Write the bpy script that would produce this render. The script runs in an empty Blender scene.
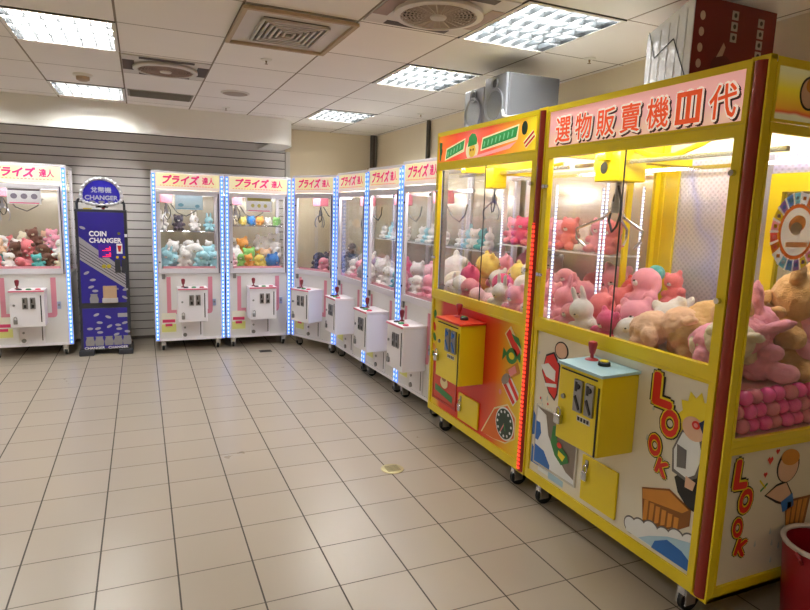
import bpy, bmesh, math, random
from mathutils import Vector, Matrix, Euler, noise
PI = math.pi
SC = bpy.context.scene
COL = SC.collection
RND = random.Random(7)

# ------------------------------------------------------------------ materials
def lin(h):
    h = h.lstrip('#'); v = [int(h[i:i+2], 16)/255 for i in (0, 2, 4)]
    return tuple(c/12.92 if c <= .04045 else ((c+.055)/1.055)**2.4 for c in v) + (1.0,)
MATS = {}
def mat(name, col, rough=.5, metal=0., var=.06, scale=8., bump=0., emit=0., ecol=None, sheen=0., coat=0., spec=.5):
    if name in MATS: return MATS[name]
    m = bpy.data.materials.new(name); m.use_nodes = True; nt = m.node_tree; b = nt.nodes['Principled BSDF']
    c = lin(col) if isinstance(col, str) else col
    tc = nt.nodes.new('ShaderNodeTexCoord'); nz = nt.nodes.new('ShaderNodeTexNoise')
    nz.inputs['Scale'].default_value = scale; nz.inputs['Detail'].default_value = 4
    nt.links.new(tc.outputs['Object'], nz.inputs['Vector'])
    mx = nt.nodes.new('ShaderNodeMix'); mx.data_type = 'RGBA'
    mx.inputs['A'].default_value = tuple(x*(1-var) for x in c[:3]) + (1,)
    mx.inputs['B'].default_value = tuple(min(1, x*(1+var)) for x in c[:3]) + (1,)
    nt.links.new(nz.outputs['Fac'], mx.inputs['Factor']); nt.links.new(mx.outputs['Result'], b.inputs['Base Color'])
    b.inputs['Roughness'].default_value = rough; b.inputs['Metallic'].default_value = metal
    b.inputs['Specular IOR Level'].default_value = spec
    if sheen: b.inputs['Sheen Weight'].default_value = sheen
    if coat: b.inputs['Coat Weight'].default_value = coat; b.inputs['Coat Roughness'].default_value = .05
    if emit:
        b.inputs['Emission Strength'].default_value = emit
        if ecol: b.inputs['Emission Color'].default_value = lin(ecol)
        else: nt.links.new(mx.outputs['Result'], b.inputs['Emission Color'])
    if bump:
        bp = nt.nodes.new('ShaderNodeBump'); bp.inputs['Strength'].default_value = bump; bp.inputs['Distance'].default_value = .01
        n2 = nt.nodes.new('ShaderNodeTexNoise'); n2.inputs['Scale'].default_value = scale*6; n2.inputs['Detail'].default_value = 3
        nt.links.new(tc.outputs['Object'], n2.inputs['Vector'])
        nt.links.new(n2.outputs['Fac'], bp.inputs['Height']); nt.links.new(bp.outputs['Normal'], b.inputs['Normal'])
    MATS[name] = m
    return m
def glass(name, tint='#ffffff', refl=.07):
    m = bpy.data.materials.new(name); m.use_nodes = True; nt = m.node_tree; nt.nodes.clear()
    o = nt.nodes.new('ShaderNodeOutputMaterial'); t = nt.nodes.new('ShaderNodeBsdfTransparent'); g = nt.nodes.new('ShaderNodeBsdfGlossy')
    x = nt.nodes.new('ShaderNodeMixShader'); lw = nt.nodes.new('ShaderNodeLayerWeight'); lw.inputs['Blend'].default_value = .5
    pw = nt.nodes.new('ShaderNodeMath'); pw.operation = 'POWER'; pw.inputs[1].default_value = 4.; nt.links.new(lw.outputs['Facing'], pw.inputs[0])
    f = nt.nodes.new('ShaderNodeMath'); f.operation = 'MULTIPLY_ADD'; f.inputs[1].default_value = .35; f.inputs[2].default_value = refl*.5; nt.links.new(pw.outputs[0], f.inputs[0])
    t.inputs['Color'].default_value = lin(tint); g.inputs['Roughness'].default_value = .02
    nt.links.new(f.outputs[0], x.inputs[0]); nt.links.new(t.outputs[0], x.inputs[1]); nt.links.new(g.outputs[0], x.inputs[2])
    nt.links.new(x.outputs[0], o.inputs[0]); MATS[name] = m
    return m
def emis(name, col, s):
    m = bpy.data.materials.new(name); m.use_nodes = True; b = m.node_tree.nodes['Principled BSDF']
    b.inputs['Base Color'].default_value = lin(col); b.inputs['Emission Color'].default_value = lin(col); b.inputs['Emission Strength'].default_value = s
    b.inputs['Roughness'].default_value = .4; MATS[name] = m
    return m
def ramp_mat(name, stops, axis=0, lo=0., hi=1., emit=0., rough=.35, wob=.0, scale=5.):
    m = bpy.data.materials.new(name); m.use_nodes = True; nt = m.node_tree; b = nt.nodes['Principled BSDF']
    tc = nt.nodes.new('ShaderNodeTexCoord'); sp = nt.nodes.new('ShaderNodeSeparateXYZ'); nt.links.new(tc.outputs['Object'], sp.inputs[0])
    mr = nt.nodes.new('ShaderNodeMapRange'); mr.inputs['From Min'].default_value = lo; mr.inputs['From Max'].default_value = hi
    src = sp.outputs[axis]
    if wob:
        nz = nt.nodes.new('ShaderNodeTexNoise'); nz.inputs['Scale'].default_value = scale; nt.links.new(tc.outputs['Object'], nz.inputs['Vector'])
        ma = nt.nodes.new('ShaderNodeMath'); ma.operation = 'MULTIPLY_ADD'; ma.inputs[1].default_value = wob
        nt.links.new(nz.outputs['Fac'], ma.inputs[0]); nt.links.new(src, ma.inputs[2]); src = ma.outputs[0]
    nt.links.new(src, mr.inputs['Value'])
    cr = nt.nodes.new('ShaderNodeValToRGB'); nt.links.new(mr.outputs[0], cr.inputs[0])
    e = cr.color_ramp.elements
    while len(e) < len(stops): e.new(.5)
    for i, (p, c) in enumerate(stops): e[i].position = p; e[i].color = lin(c)
    nt.links.new(cr.outputs[0], b.inputs['Base Color']); b.inputs['Roughness'].default_value = rough
    if emit: nt.links.new(cr.outputs[0], b.inputs['Emission Color']); b.inputs['Emission Strength'].default_value = emit
    MATS[name] = m
    return m

def grid_mat(name, col, line, px, py, ox, oy, wx, wy, rough, linex=None, tilevar=.05, noise=.08, bump=.0, dirt=None):
    """flat tiles with joints, by object x, y"""
    m = bpy.data.materials.new(name); m.use_nodes = True; nt = m.node_tree; b = nt.nodes['Principled BSDF']
    N = nt.nodes.new; L = nt.links.new
    def math_(op, a, bb=None, c=None):
        n = N('ShaderNodeMath'); n.operation = op
        for i, v in enumerate((a, bb, c)):
            if v is None: continue
            if isinstance(v, (int, float)): n.inputs[i].default_value = v
            else: L(v, n.inputs[i])
        return n.outputs[0]
    tc = N('ShaderNodeTexCoord'); sp = N('ShaderNodeSeparateXYZ'); L(tc.outputs['Object'], sp.inputs[0])
    def line_mask(s, p, o, w):
        u = math_('DIVIDE', math_('SUBTRACT', s, o), p)
        f = math_('FRACT', u); d = math_('MINIMUM', f, math_('SUBTRACT', 1., f))
        return math_('LESS_THAN', math_('MULTIPLY', d, p), w/2), math_('FLOOR', u)
    mx, ix = line_mask(sp.outputs[0], px, ox, wx); my, iy = line_mask(sp.outputs[1], py, oy, wy)
    cb = N('ShaderNodeCombineXYZ'); L(ix, cb.inputs[0]); L(iy, cb.inputs[1])
    wn = N('ShaderNodeTexWhiteNoise'); wn.noise_dimensions = '2D'; L(cb.outputs[0], wn.inputs['Vector'])
    nz = N('ShaderNodeTexNoise'); nz.inputs['Scale'].default_value = 2.2; nz.inputs['Detail'].default_value = 6; L(tc.outputs['Object'], nz.inputs['Vector'])
    v = math_('ADD', math_('MULTIPLY', math_('SUBTRACT', wn.outputs['Value'], .5), tilevar*2), math_('MULTIPLY', math_('SUBTRACT', nz.outputs['Fac'], .5), noise*2))
    v = math_('ADD', v, 1.)
    c0 = N('ShaderNodeMix'); c0.data_type = 'RGBA'; c0.blend_type = 'MULTIPLY'; c0.inputs['Factor'].default_value = 1
    c0.inputs['A'].default_value = lin(col); cv = N('ShaderNodeCombineColor')
    for i in range(3): L(v, cv.inputs[i])
    L(cv.outputs[0], c0.inputs['B'])
    c1 = N('ShaderNodeMix'); c1.data_type = 'RGBA'; L(my, c1.inputs['Factor']); L(c0.outputs['Result'], c1.inputs['A']); c1.inputs['B'].default_value = lin(linex or line)
    c2 = N('ShaderNodeMix'); c2.data_type = 'RGBA'; L(mx, c2.inputs['Factor']); L(c1.outputs['Result'], c2.inputs['A']); c2.inputs['B'].default_value = lin(line)
    L(c2.outputs['Result'], b.inputs['Base Color'])
    mm = math_('MAXIMUM', mx, my)
    L(math_('MULTIPLY_ADD', mm, .4, math_('MULTIPLY_ADD', nz.outputs['Fac'], .12, rough-.06)), b.inputs['Roughness'])
    bp = N('ShaderNodeBump'); bp.inputs['Strength'].default_value = .4; bp.inputs['Distance'].default_value = .002; bp.invert = True
    L(mm, bp.inputs['Height']); L(bp.outputs[0], b.inputs['Normal'])
    MATS[name] = m
    return m

def dot_mat(name, dark, dot, s_dark, s_dot, period, duty=.55):
    m = bpy.data.materials.new(name); m.use_nodes = True; nt = m.node_tree; b = nt.nodes['Principled BSDF']; N = nt.nodes.new; L = nt.links.new
    tc = N('ShaderNodeTexCoord'); sp = N('ShaderNodeSeparateXYZ'); L(tc.outputs['Object'], sp.inputs[0])
    d = N('ShaderNodeMath'); d.operation = 'DIVIDE'; L(sp.outputs[2], d.inputs[0]); d.inputs[1].default_value = period
    f = N('ShaderNodeMath'); f.operation = 'FRACT'; L(d.outputs[0], f.inputs[0])
    k = N('ShaderNodeMath'); k.operation = 'LESS_THAN'; L(f.outputs[0], k.inputs[0]); k.inputs[1].default_value = duty
    x = N('ShaderNodeMix'); x.data_type = 'RGBA'; L(k.outputs[0], x.inputs['Factor']); x.inputs['A'].default_value = lin(dark); x.inputs['B'].default_value = lin(dot)
    e = N('ShaderNodeMath'); e.operation = 'MULTIPLY_ADD'; L(k.outputs[0], e.inputs[0]); e.inputs[1].default_value = s_dot-s_dark; e.inputs[2].default_value = s_dark
    L(x.outputs['Result'], b.inputs['Base Color']); L(x.outputs['Result'], b.inputs['Emission Color']); L(e.outputs[0], b.inputs['Emission Strength'])
    b.inputs['Roughness'].default_value = .4; m.cycles.emission_sampling = 'NONE'; MATS[name] = m
    return m

def foil_mat(name):
    m = bpy.data.materials.new(name); m.use_nodes = True; nt = m.node_tree; b = nt.nodes['Principled BSDF']; N = nt.nodes.new; L = nt.links.new
    tc = N('ShaderNodeTexCoord'); sp = N('ShaderNodeSeparateXYZ'); L(tc.outputs['Object'], sp.inputs[0])
    def mt(op, a_, b_):
        n = N('ShaderNodeMath'); n.operation = op
        for i, v in enumerate((a_, b_)):
            if isinstance(v, (int, float)): n.inputs[i].default_value = v
            else: L(v, n.inputs[i])
        return n.outputs[0]
    d1 = mt('ADD', sp.outputs[0], sp.outputs[2]); d2 = mt('SUBTRACT', sp.outputs[0], sp.outputs[2])
    w1 = mt('FRACT', mt('MULTIPLY', d1, 30.), 0.); w2 = mt('FRACT', mt('MULTIPLY', d2, 30.), 0.)
    ht = mt('MULTIPLY', mt('ABSOLUTE', mt('SUBTRACT', w1, .5), 0.), mt('ABSOLUTE', mt('SUBTRACT', w2, .5), 0.))
    nz = N('ShaderNodeTexNoise'); nz.inputs['Scale'].default_value = 2.6; nz.inputs['Detail'].default_value = 1; L(tc.outputs['Object'], nz.inputs['Vector'])
    hue = mt('FRACT', mt('ADD', mt('MULTIPLY', nz.outputs['Fac'], 2.2), mt('MULTIPLY', d1, 1.1)), 0.)
    cr = N('ShaderNodeValToRGB'); L(hue, cr.inputs[0]); e = cr.color_ramp.elements
    for i, (p, c) in enumerate([(0., '#dcdce2'), (.22, '#c4c8ee'), (.42, '#dfdde2'), (.6, '#ecd2dc'), (.8, '#d6e4d8'), (1., '#dcdce2')]):
        if i >= len(e): e.new(.5)
        e[i].position = p; e[i].color = lin(c)
    x = N('ShaderNodeMix'); x.data_type = 'RGBA'; x.blend_type = 'MULTIPLY'; L(mt('MULTIPLY', ht, 2.2), x.inputs['Factor'])
    L(cr.outputs[0], x.inputs['A']); x.inputs['B'].default_value = (.35, .36, .42, 1)
    L(x.outputs['Result'], b.inputs['Base Color']); b.inputs['Metallic'].default_value = .45; b.inputs['Roughness'].default_value = .33
    bp = N('ShaderNodeBump'); bp.inputs['Strength'].default_value = .6; bp.inputs['Distance'].default_value = .006; L(ht, bp.inputs['Height']); L(bp.outputs[0], b.inputs['Normal'])
    MATS[name] = m
    return m

def fur(col): return mat('fur_'+col, col, 1., 0., .12, 14., .6, sheen=.25, spec=.1)

GLASS = glass('window_glass'); MIRROR = mat('mirror', '#d2cfc6', .04, 1., .01); BACKP = mat('cabinet_back', '#d3ccb8', .22, .45, .03)
WHITE = mat('white_metal', '#e9e6ec', .35, 0, .02, 3.); LILAC = mat('pale_frame', '#d9d6de', .4, 0, .02)
PANELW = mat('panel_white', '#dcdad9', .35, 0, .03, 2.)
PINK = mat('pink_print', '#d98a9c', .5, 0, .04); HOTPINK = mat('hot_pink_letters', '#e0357f', .5, 0, .02, emit=.25); PINKTRIM = mat('pink_trim', '#e39aa4', .5)
DARK = mat('dark_plastic', '#2b2a2e', .5); BLACK = mat('black_rubber', '#141414', .6); CHROME = mat('chrome', '#cfd0d4', .18, 1.); STEEL = mat('steel', '#9a9a9e', .35, 1.)
GREYMETAL = mat('grey_metal', '#8d8b8a', .4, .6)
RED = mat('red_plastic', '#c3202c', .35, coat=.3); GREEN = mat('green_plastic', '#2d8a4a', .4)
YEL = mat('yellow_metal', '#e8cf12', .32, 0, .05, 3., coat=.3); YELD = mat('yellow_print', '#e2c512', .4, 0, .05)
LEDBASE = emis('led_band_blue', '#4f8dfb', .8); LEDDOT = dot_mat('led_dot_white', '#5f98fb', '#d3e3ff', .85, 1.3, .046, .5); LEDSOFT = dot_mat('led_dot_soft', '#9aa6cf', '#eef2ff', .25, 2.6, .022, .45)
REDTUBE = mat('dark_red_tube', '#8e2416', .32, 0, .08, 4., coat=.15); REDLED = dot_mat('red_led', '#a81d12', '#ff4228', .35, 1.7, .026, .5)
LAMPW = emis('lamp_tube', '#f9faf6', 100.)
INLAMP = emis('cabinet_tube', '#fbfcff', 65.); YLAMP = emis('bright_cabinet_tube', '#fbfcff', 30.)
TILE = grid_mat('floor_tile', '#ab9f8f', '#4c443b', 1/3, 1/3, 0, 0, .0075, .0065, .30, linex='#6e6559', tilevar=.025, noise=.05)
CEIL = grid_mat('ceiling_tile', '#f3efe8', '#8d8272', .6225, .735, .46, 1.72, .013, .010, .6, linex='#8a7c6a', tilevar=.02, noise=.04)
BEIGE = mat('beige_paint', '#e6d8ba', .7, 0, .05, 1.5); CREAMW = mat('soffit_paint', '#efede6', .6, 0, .03, 1.5)
SLAT = mat('grey_slat', '#d9d4d0', .42, 0, .05, 2.); GROOVE = mat('dark_groove', '#5a5351', .7)
FOIL = foil_mat('hologram_foil')

# ------------------------------------------------------------------ mesh helpers
class MB:
    def __init__(s): s.bm = bmesh.new()
    def box(s, x0, x1, y0, y1, z0, z1, bev=0.):
        v = [s.bm.verts.new(p) for p in ((x0,y0,z0),(x1,y0,z0),(x1,y1,z0),(x0,y1,z0),(x0,y0,z1),(x1,y0,z1),(x1,y1,z1),(x0,y1,z1))]
        fs = [s.bm.faces.new([v[i] for i in f]) for f in ((0,3,2,1),(4,5,6,7),(0,1,5,4),(1,2,6,5),(2,3,7,6),(3,0,4,7))]
        if bev:
            es = list({e for f in fs for e in f.edges})
            bmesh.ops.bevel(s.bm, geom=es, offset=bev, segments=2, affect='EDGES', profile=.5)
        return s
    def poly(s, pts, y0, y1):            # (x, z) outline made a slab from y0 to y1
        a = [s.bm.verts.new((x, y0, z)) for x, z in pts]; b = [s.bm.verts.new((x, y1, z)) for x, z in pts]
        n = len(pts); s.bm.faces.new(a); s.bm.faces.new(b[::-1])
        for i in range(n): s.bm.faces.new((a[i], b[i], b[(i+1) % n], a[(i+1) % n]))
        return s
    def ell(s, cx, cz, rx, rz, y0, y1, n=24, rot=0.):
        c, si = math.cos(rot), math.sin(rot)
        return s.poly([(cx + rx*math.cos(t)*c - rz*math.sin(t)*si, cz + rx*math.cos(t)*si + rz*math.sin(t)*c) for t in [2*PI*i/n for i in range(n)]], y0, y1)
    def tube(s, pts, r, seg=8, closed=False):
        pts = [Vector(p) for p in pts]; n = len(pts); rings = []
        up = None
        for i, p in enumerate(pts):
            if closed: d = pts[(i+1) % n] - pts[i-1]
            else: d = pts[min(i+1, n-1)] - pts[max(i-1, 0)]
            d.normalize()
            if up is None: up = Vector((0,0,1)) if abs(d.z) < .9 else Vector((1,0,0))
            a = d.cross(up)
            if a.length < 1e-4: a = d.cross(Vector((0,1,0)))
            a.normalize(); b = a.cross(d).normalized(); up = b
            rr = r[i] if isinstance(r, (list, tuple)) else r
            rings.append([s.bm.verts.new(p + a*rr*math.cos(2*PI*k/seg) + b*rr*math.sin(2*PI*k/seg)) for k in range(seg)])
        for i in range(n if closed else n-1):
            A, B = rings[i], rings[(i+1) % n]
            for k in range(seg): s.bm.faces.new((A[k], A[(k+1) % seg], B[(k+1) % seg], B[k]))
        if not closed: s.bm.faces.new(rings[0][::-1]); s.bm.faces.new(rings[-1])
        return s
    def cyl(s, p0, p1, r, seg=16): return s.tube([p0, p1], r, seg)
    def lathe(s, prof, c=(0,0,0), axis='z', seg=24):     # profile [(radius, height)]
        rings = []
        for r, h in prof:
            ring = []
            for k in range(seg):
                t = 2*PI*k/seg; p = (r*math.cos(t), r*math.sin(t), h)
                if axis == 'y': p = (p[0], h, p[1])
                if axis == 'x': p = (h, p[0], p[1])
                ring.append(s.bm.verts.new((c[0]+p[0], c[1]+p[1], c[2]+p[2])))
            rings.append(ring)
        for A, B in zip(rings, rings[1:]):
            for k in range(seg): s.bm.faces.new((A[k], A[(k+1) % seg], B[(k+1) % seg], B[k]))
        s.bm.faces.new(rings[0][::-1]); s.bm.faces.new(rings[-1])
        return s
    def sph(s, c, r, sc=(1,1,1), seg=16):
        ret = bmesh.ops.create_uvsphere(s.bm, u_segments=seg, v_segments=max(6, seg//2), radius=r)
        for v in ret['verts']: v.co = Vector((v.co.x*sc[0]+c[0], v.co.y*sc[1]+c[1], v.co.z*sc[2]+c[2]))
        return s
    def out(s, name, m, parent=None, smooth=False):
        bmesh.ops.recalc_face_normals(s.bm, faces=s.bm.faces)
        me = bpy.data.meshes.new(name); s.bm.to_mesh(me); s.bm.free()
        if smooth:
            for p in me.polygons: p.use_smooth = True
            if smooth == 'auto':
                me.set_sharp_from_angle(angle=.7)
        me.materials.append(m)
        o = bpy.data.objects.new(name, me); COL.objects.link(o)
        if parent: o.parent = parent
        return o
def frame_box(mb, x0, x1, z0, z1, t, y0, y1, tb=None, tt=None):   # rectangular ring
    tb = tb or t; tt = tt or t
    o = [(x0,z0),(x1,z0),(x1,z1),(x0,z1)]; i = [(x0+t,z0+tb),(x1-t,z0+tb),(x1-t,z1-tt),(x0+t,z1-tt)]
    V = [[mb.bm.verts.new((x,y,z)) for x, z in L] for y in (y0,y1) for L in (o,i)]
    of, jf, ob, jb = V
    for k in range(4):
        n = (k+1) % 4
        for q in ((of[k],of[n],jf[n],jf[k]),(ob[n],ob[k],jb[k],jb[n]),(of[n],of[k],ob[k],ob[n]),(jf[k],jf[n],jb[n],jb[k])): mb.bm.faces.new(q)
    return mb

def tag(o, label, cat, group=None, kind=None):
    o['label'] = label
    if cat: o['category'] = cat
    if group: o['group'] = group
    if kind: o['kind'] = kind
    return o
def thing(name, label, cat, loc=(0,0,0), rz=0., group=None):
    o = bpy.data.objects.new(name, None); COL.objects.link(o); o.location = loc; o.rotation_euler = (0,0,rz); o.empty_display_size = .1
    return tag(o, label, cat, group)
KIDS = {}
def dup(root, parent=None):
    c = root.copy(); COL.objects.link(c)
    if parent: c.parent = parent
    for ch in root.children: dup(ch, c)
    return c
def text(name, body, m, parent, cx, cz, y, h=None, w=None, bold=0., thick=.001, rot=0., shear=0., flip='front', spacing=1.):
    cu = bpy.data.curves.new('t', 'FONT'); cu.body = body; cu.shear = shear; cu.resolution_u = 3; cu.space_character = spacing
    t = bpy.data.objects.new('t', cu); COL.objects.link(t)
    dg = bpy.context.evaluated_depsgraph_get(); dg.update()
    me = bpy.data.meshes.new_from_object(t.evaluated_get(dg)); bpy.data.objects.remove(t); bpy.data.curves.remove(cu)
    xs = [v.co.x for v in me.vertices]; ys = [v.co.y for v in me.vertices]
    bx, by = (min(xs)+max(xs))/2, (min(ys)+max(ys))/2; bw, bh = max(xs)-min(xs)+1.8*bold, max(ys)-min(ys)+2*bold
    sx = sy = None
    if h: sy = h/bh
    if w: sx = w/bw
    sx = sx or sy; sy = sy or sx
    bm = bmesh.new(); bm.from_mesh(me); bpy.data.meshes.remove(me)
    r = bmesh.ops.extrude_face_region(bm, geom=list(bm.faces))
    for g in r['geom']:
        if isinstance(g, bmesh.types.BMVert): g.co.z += thick
    if bold:           # heavier strokes: the outline repeated round a small circle
        geo = list(bm.verts) + list(bm.edges) + list(bm.faces); nn = 8
        for q in range(nn):
            d = bmesh.ops.duplicate(bm, geom=geo)
            for g in d['geom']:
                if isinstance(g, bmesh.types.BMVert): g.co.x += bold*math.cos(2*PI*q/nn)*.9; g.co.y += bold*math.sin(2*PI*q/nn); g.co.z -= thick*.02*(q+1)
    c, s = math.cos(rot), math.sin(rot)
    for v in bm.verts:
        X, Y = (v.co.x-bx)*sx, (v.co.y-by)*sy
        v.co = (cx + X*c - Y*s, y - v.co.z, cz + X*s + Y*c)
    mb = MB(); mb.bm.free(); mb.bm = bm
    return mb.out(name, m, parent)
def struct(o, label, cat): return tag(o, label, cat, None, 'structure')

# ------------------------------------------------------------------ camera
y_, p_, r_, F_ = CAM = (0.41694, 0.15256, 0.033643, 597.749)
f = Vector((math.sin(y_)*math.cos(p_), math.cos(y_)*math.cos(p_), -math.sin(p_))); s0 = Vector((math.cos(y_), -math.sin(y_), 0)); u0 = s0.cross(f)
s1 = s0*math.cos(r_) + u0*math.sin(r_); u1 = -s0*math.sin(r_) + u0*math.cos(r_)
cam = bpy.data.cameras.new('camera'); co = bpy.data.objects.new('camera', cam); COL.objects.link(co)
cam.sensor_width = 36; cam.lens = 36*F_/810; cam.clip_start = .05
M = Matrix((s1, u1, -f)).transposed().to_4x4(); M.translation = Vector((0.56003, -2.36521, 1.67247)); co.matrix_world = M
SC.camera = co

# ------------------------------------------------------------------ room
XL, XR, YF, YB, ZC = -2.8, 3.62, -3.6, 5.75, 2.72
GX, GY, PX, PY = .46, 1.72, .6225, .735
struct(MB().box(XL-.1, XR+.1, YF-.1, YB+.1, -.1, 0).out('floor', TILE), 'beige square tiled floor with dark joints', 'floor')
LIGHTS = [(-1,0),(3,0),(3,-2),(3,3),(-1,3), (-3,0),(-3,3),(-4,-3),(-1,-6)]  # the later ones are out of view, added to brighten the room
mb = MB(); bm = mb.bm
holes = {(i, j) for i, j in LIGHTS}
xs = [XL] + [GX+PX*i for i in range(-6, 6) if XL < GX+PX*i < XR] + [XR]; ys = [YF] + [GY+PY*j for j in range(-10, 7) if YF < GY+PY*j < YB] + [YB]
for a, b in zip(xs, xs[1:]):
    for c, d in zip(ys, ys[1:]):
        ij = (math.floor(((a+b)/2-GX)/PX), math.floor(((c+d)/2-GY)/PY))
        if ij in holes: continue
        bm.faces.new([bm.verts.new(p) for p in ((a,c,ZC),(a,d,ZC),(b,d,ZC),(b,c,ZC))])
bmesh.ops.remove_doubles(bm, verts=bm.verts, dist=1e-4)
struct(mb.out('ceiling', CEIL), 'off-white suspended panel ceiling', 'ceiling')
struct(MB().box(XL, XR+.1, YB, YB+.1, 0, 3.0).out('wall_back', BEIGE), 'beige painted back wall above the machines', 'wall')
struct(MB().box(XR, XR+.1, YF, YB, 0, 3.0).out('wall_right', BEIGE), 'beige painted wall behind the right row of machines', 'wall')
struct(MB().box(XL-.1, XL, YF, YB, 0, 3.0).out('wall_left', BEIGE), 'beige painted wall at the left', 'wall')
struct(MB().box(XL, XR, YF-.1, YF, 0, 3.0).out('wall_front', BEIGE), 'beige painted wall behind the viewer', 'wall')
# slatted wall panel: boards with a dark joint between
mb = MB()
zz = 0.02
SP = .1035
while zz < 2.66:
    mb.box(XL, 2.33, YB-.028, YB-.012, zz+.006, min(zz+SP-.006, 2.7)); zz += SP
sl = struct(mb.out('wall_back_slats', SLAT), 'grey horizontal slatted wall panel behind the coin changer', 'wall')
struct(MB().box(XL, 2.335, YB-.012, YB-.0005, 0, 2.71).out('trim_2', GROOVE), 'dark backing in the joints of the grey slats', 'wall')
# soffit with a rounded end
pts = [(XL, 4.86), (1.98, 4.86)] + [(1.98+.30*math.sin(t), 5.16-.30*math.cos(t)) for t in [PI/2*i/8 for i in range(1, 9)]] + [(2.28, YB-.03)]
mb = MB(); bm = mb.bm
def offs(p, d):
    q = []
    for i, (x, y) in enumerate(p):
        a = Vector(p[max(i-1,0)]); b = Vector(p[min(i+1,len(p)-1)]); t = (b-a).normalized(); q.append((x - t.y*d, y + t.x*d))
    return q
inn = offs(pts, .05)
for z0, z1 in ((2.425, ZC),):
    A = [[bm.verts.new((x,y,z)) for x, y in L] for L, z in ((pts,z0),(pts,z1),(inn,z0),(inn,z1))]
    for k in range(len(pts)-1):
        for q in ((A[0][k],A[0][k+1],A[1][k+1],A[1][k]),(A[2][k+1],A[2][k],A[3][k],A[3][k+1]),(A[0][k+1],A[0][k],A[2][k],A[2][k+1])): bm.faces.new(q)
struct(mb.out('trim_1', CREAMW, None, 'auto'), 'white soffit band with a rounded end under the ceiling', 'soffit')
mb = MB(); mb2 = [mb.bm.verts.new((x, y, 2.4245)) for x, y in pts[1:]] + [mb.bm.verts.new((1.98, YB-.03, 2.4245))]; mb.bm.faces.new(mb2)
ret = bmesh.ops.extrude_face_region(mb.bm, geom=list(mb.bm.faces))
for g in ret['geom']:
    if isinstance(g, bmesh.types.BMVert): g.co.z += .012
struct(mb.out('trim_3', CREAMW), 'white underside closing the rounded soffit end', 'soffit')
struct(MB().box(2.336, 2.40, YB-.035, YB-.0005, 0, 2.42, .004).out('trim_4', mat('edge_trim', '#d8d4cc', .5)), 'pale upright edge strip at the end of the grey slats', 'trim')
# skirting in the dark gap
struct(MB().box(XL, XR, YB-.04, YB-.029, 0, .035).out('baseboard_back', mat('skirting', '#6b645e', .6)), 'thin dark skirting along the back wall', 'baseboard')
# pipes
t = thing('wall_pipe', 'dark pipe bundle running up the corner of the beige walls', 'pipe', (3.55, YB-.07, 0))
MB().cyl((0,0,0), (0,0,ZC), .035).out('pipe', mat('dark_pipe', '#4b4238', .6), t, 'auto')
MB().cyl((.045,.01,0), (.045,.01,ZC), .02).out('pipe', mat('grey_pipe', '#7a756c', .6), t, 'auto')
MB().box(-.05,.05,-.03,.06,2.22,2.28, .004).out('clamp', mat('brass_clamp', '#8a7434', .5, .3), t)
tag(MB().cyl((XR-.03,3.98,0),(XR-.03,3.98,ZC-.0),.024).out('conduit', mat('dark_pipe', '#4b4238'), None, 'auto'), 'thin dark conduit on the beige right wall', 'conduit')

# ------------------------------------------------------------------ ceiling fittings
def cell(i, j): return GX+PX*i, GY+PY*j
RAIL = mat('lamp_frame', '#e6e3da', .5); REFL = mat('lamp_reflector', '#25282b', .35); LOUV = mat('lamp_louver', '#33373a', .3, .0)
def ceiling_light(i, j, label):
    x, y = cell(i, j)
    t = thing('ceiling_light', label, 'ceiling light', (x+PX/2, y+PY/2, ZC), 0, 'ceiling lights')
    hx, hy = PX/2-.002, PY/2-.002
    mb = MB(); bm = mb.bm
    # tray open at the bottom
    mb.box(-hx, hx, -hy, hy, .085, .095); mb.box(-hx,-hx+.012,-hy,hy,-.006,.085); mb.box(hx-.012,hx,-hy,hy,-.006,.085); mb.box(-hx+.012,hx-.012,-hy,-hy+.012,-.006,.085); mb.box(-hx+.012,hx-.012,hy-.012,hy,-.006,.085)
    mb.out('tray', REFL, t)
    frame_box(MB(), 0, 1, 0, 1, .1, 0, 1).bm.free()
    MB().box(-hx,-hx+.022,-hy,hy,-.009,-.0065).box(hx-.022,hx,-hy,hy,-.009,-.0065).box(-hx+.0221,hx-.0221,-hy,-hy+.022,-.009,-.0065).box(-hx+.0221,hx-.0221,hy-.022,hy,-.009,-.0065).out('trim_frame', RAIL, t)
    for k in range(4):
        cy = -.27 + .18*k
        MB().cyl((-hx+.03, cy, .045), (hx-.03, cy, .045), .013, 10).out('lamp_tube', LAMPW, t, 'auto')
    mb = MB()
    for k in range(5):
        cy = -.36+.18*k
        mb.box(-hx+.013, hx-.013, cy-.004, cy+.004, .0, .03)
    for k in range(7):
        cx = -hx+.05 + (2*hx-.1)*k/6
        for q in range(4): mb.box(cx-.002, cx+.002, -.356+.18*q, -.184+.18*q, .002, .03)
    mb.out('louver', LOUV, t)
    return t
names = {(-1,0): 'bright fluorescent ceiling light nearest the left edge of the photo', (3,0): 'fluorescent ceiling light above and left of the grey speakers',
         (3,-2): 'largest fluorescent ceiling light, right of the round vent and above the speakers', (3,3): 'small far fluorescent ceiling light beside the rounded soffit end',
         (-1,3): 'far fluorescent ceiling light against the white soffit, left of the grille'}
for i, j in LIGHTS: ceiling_light(i, j, names.get((i, j), 'unseen fluorescent ceiling light added to brighten the room'))

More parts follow.
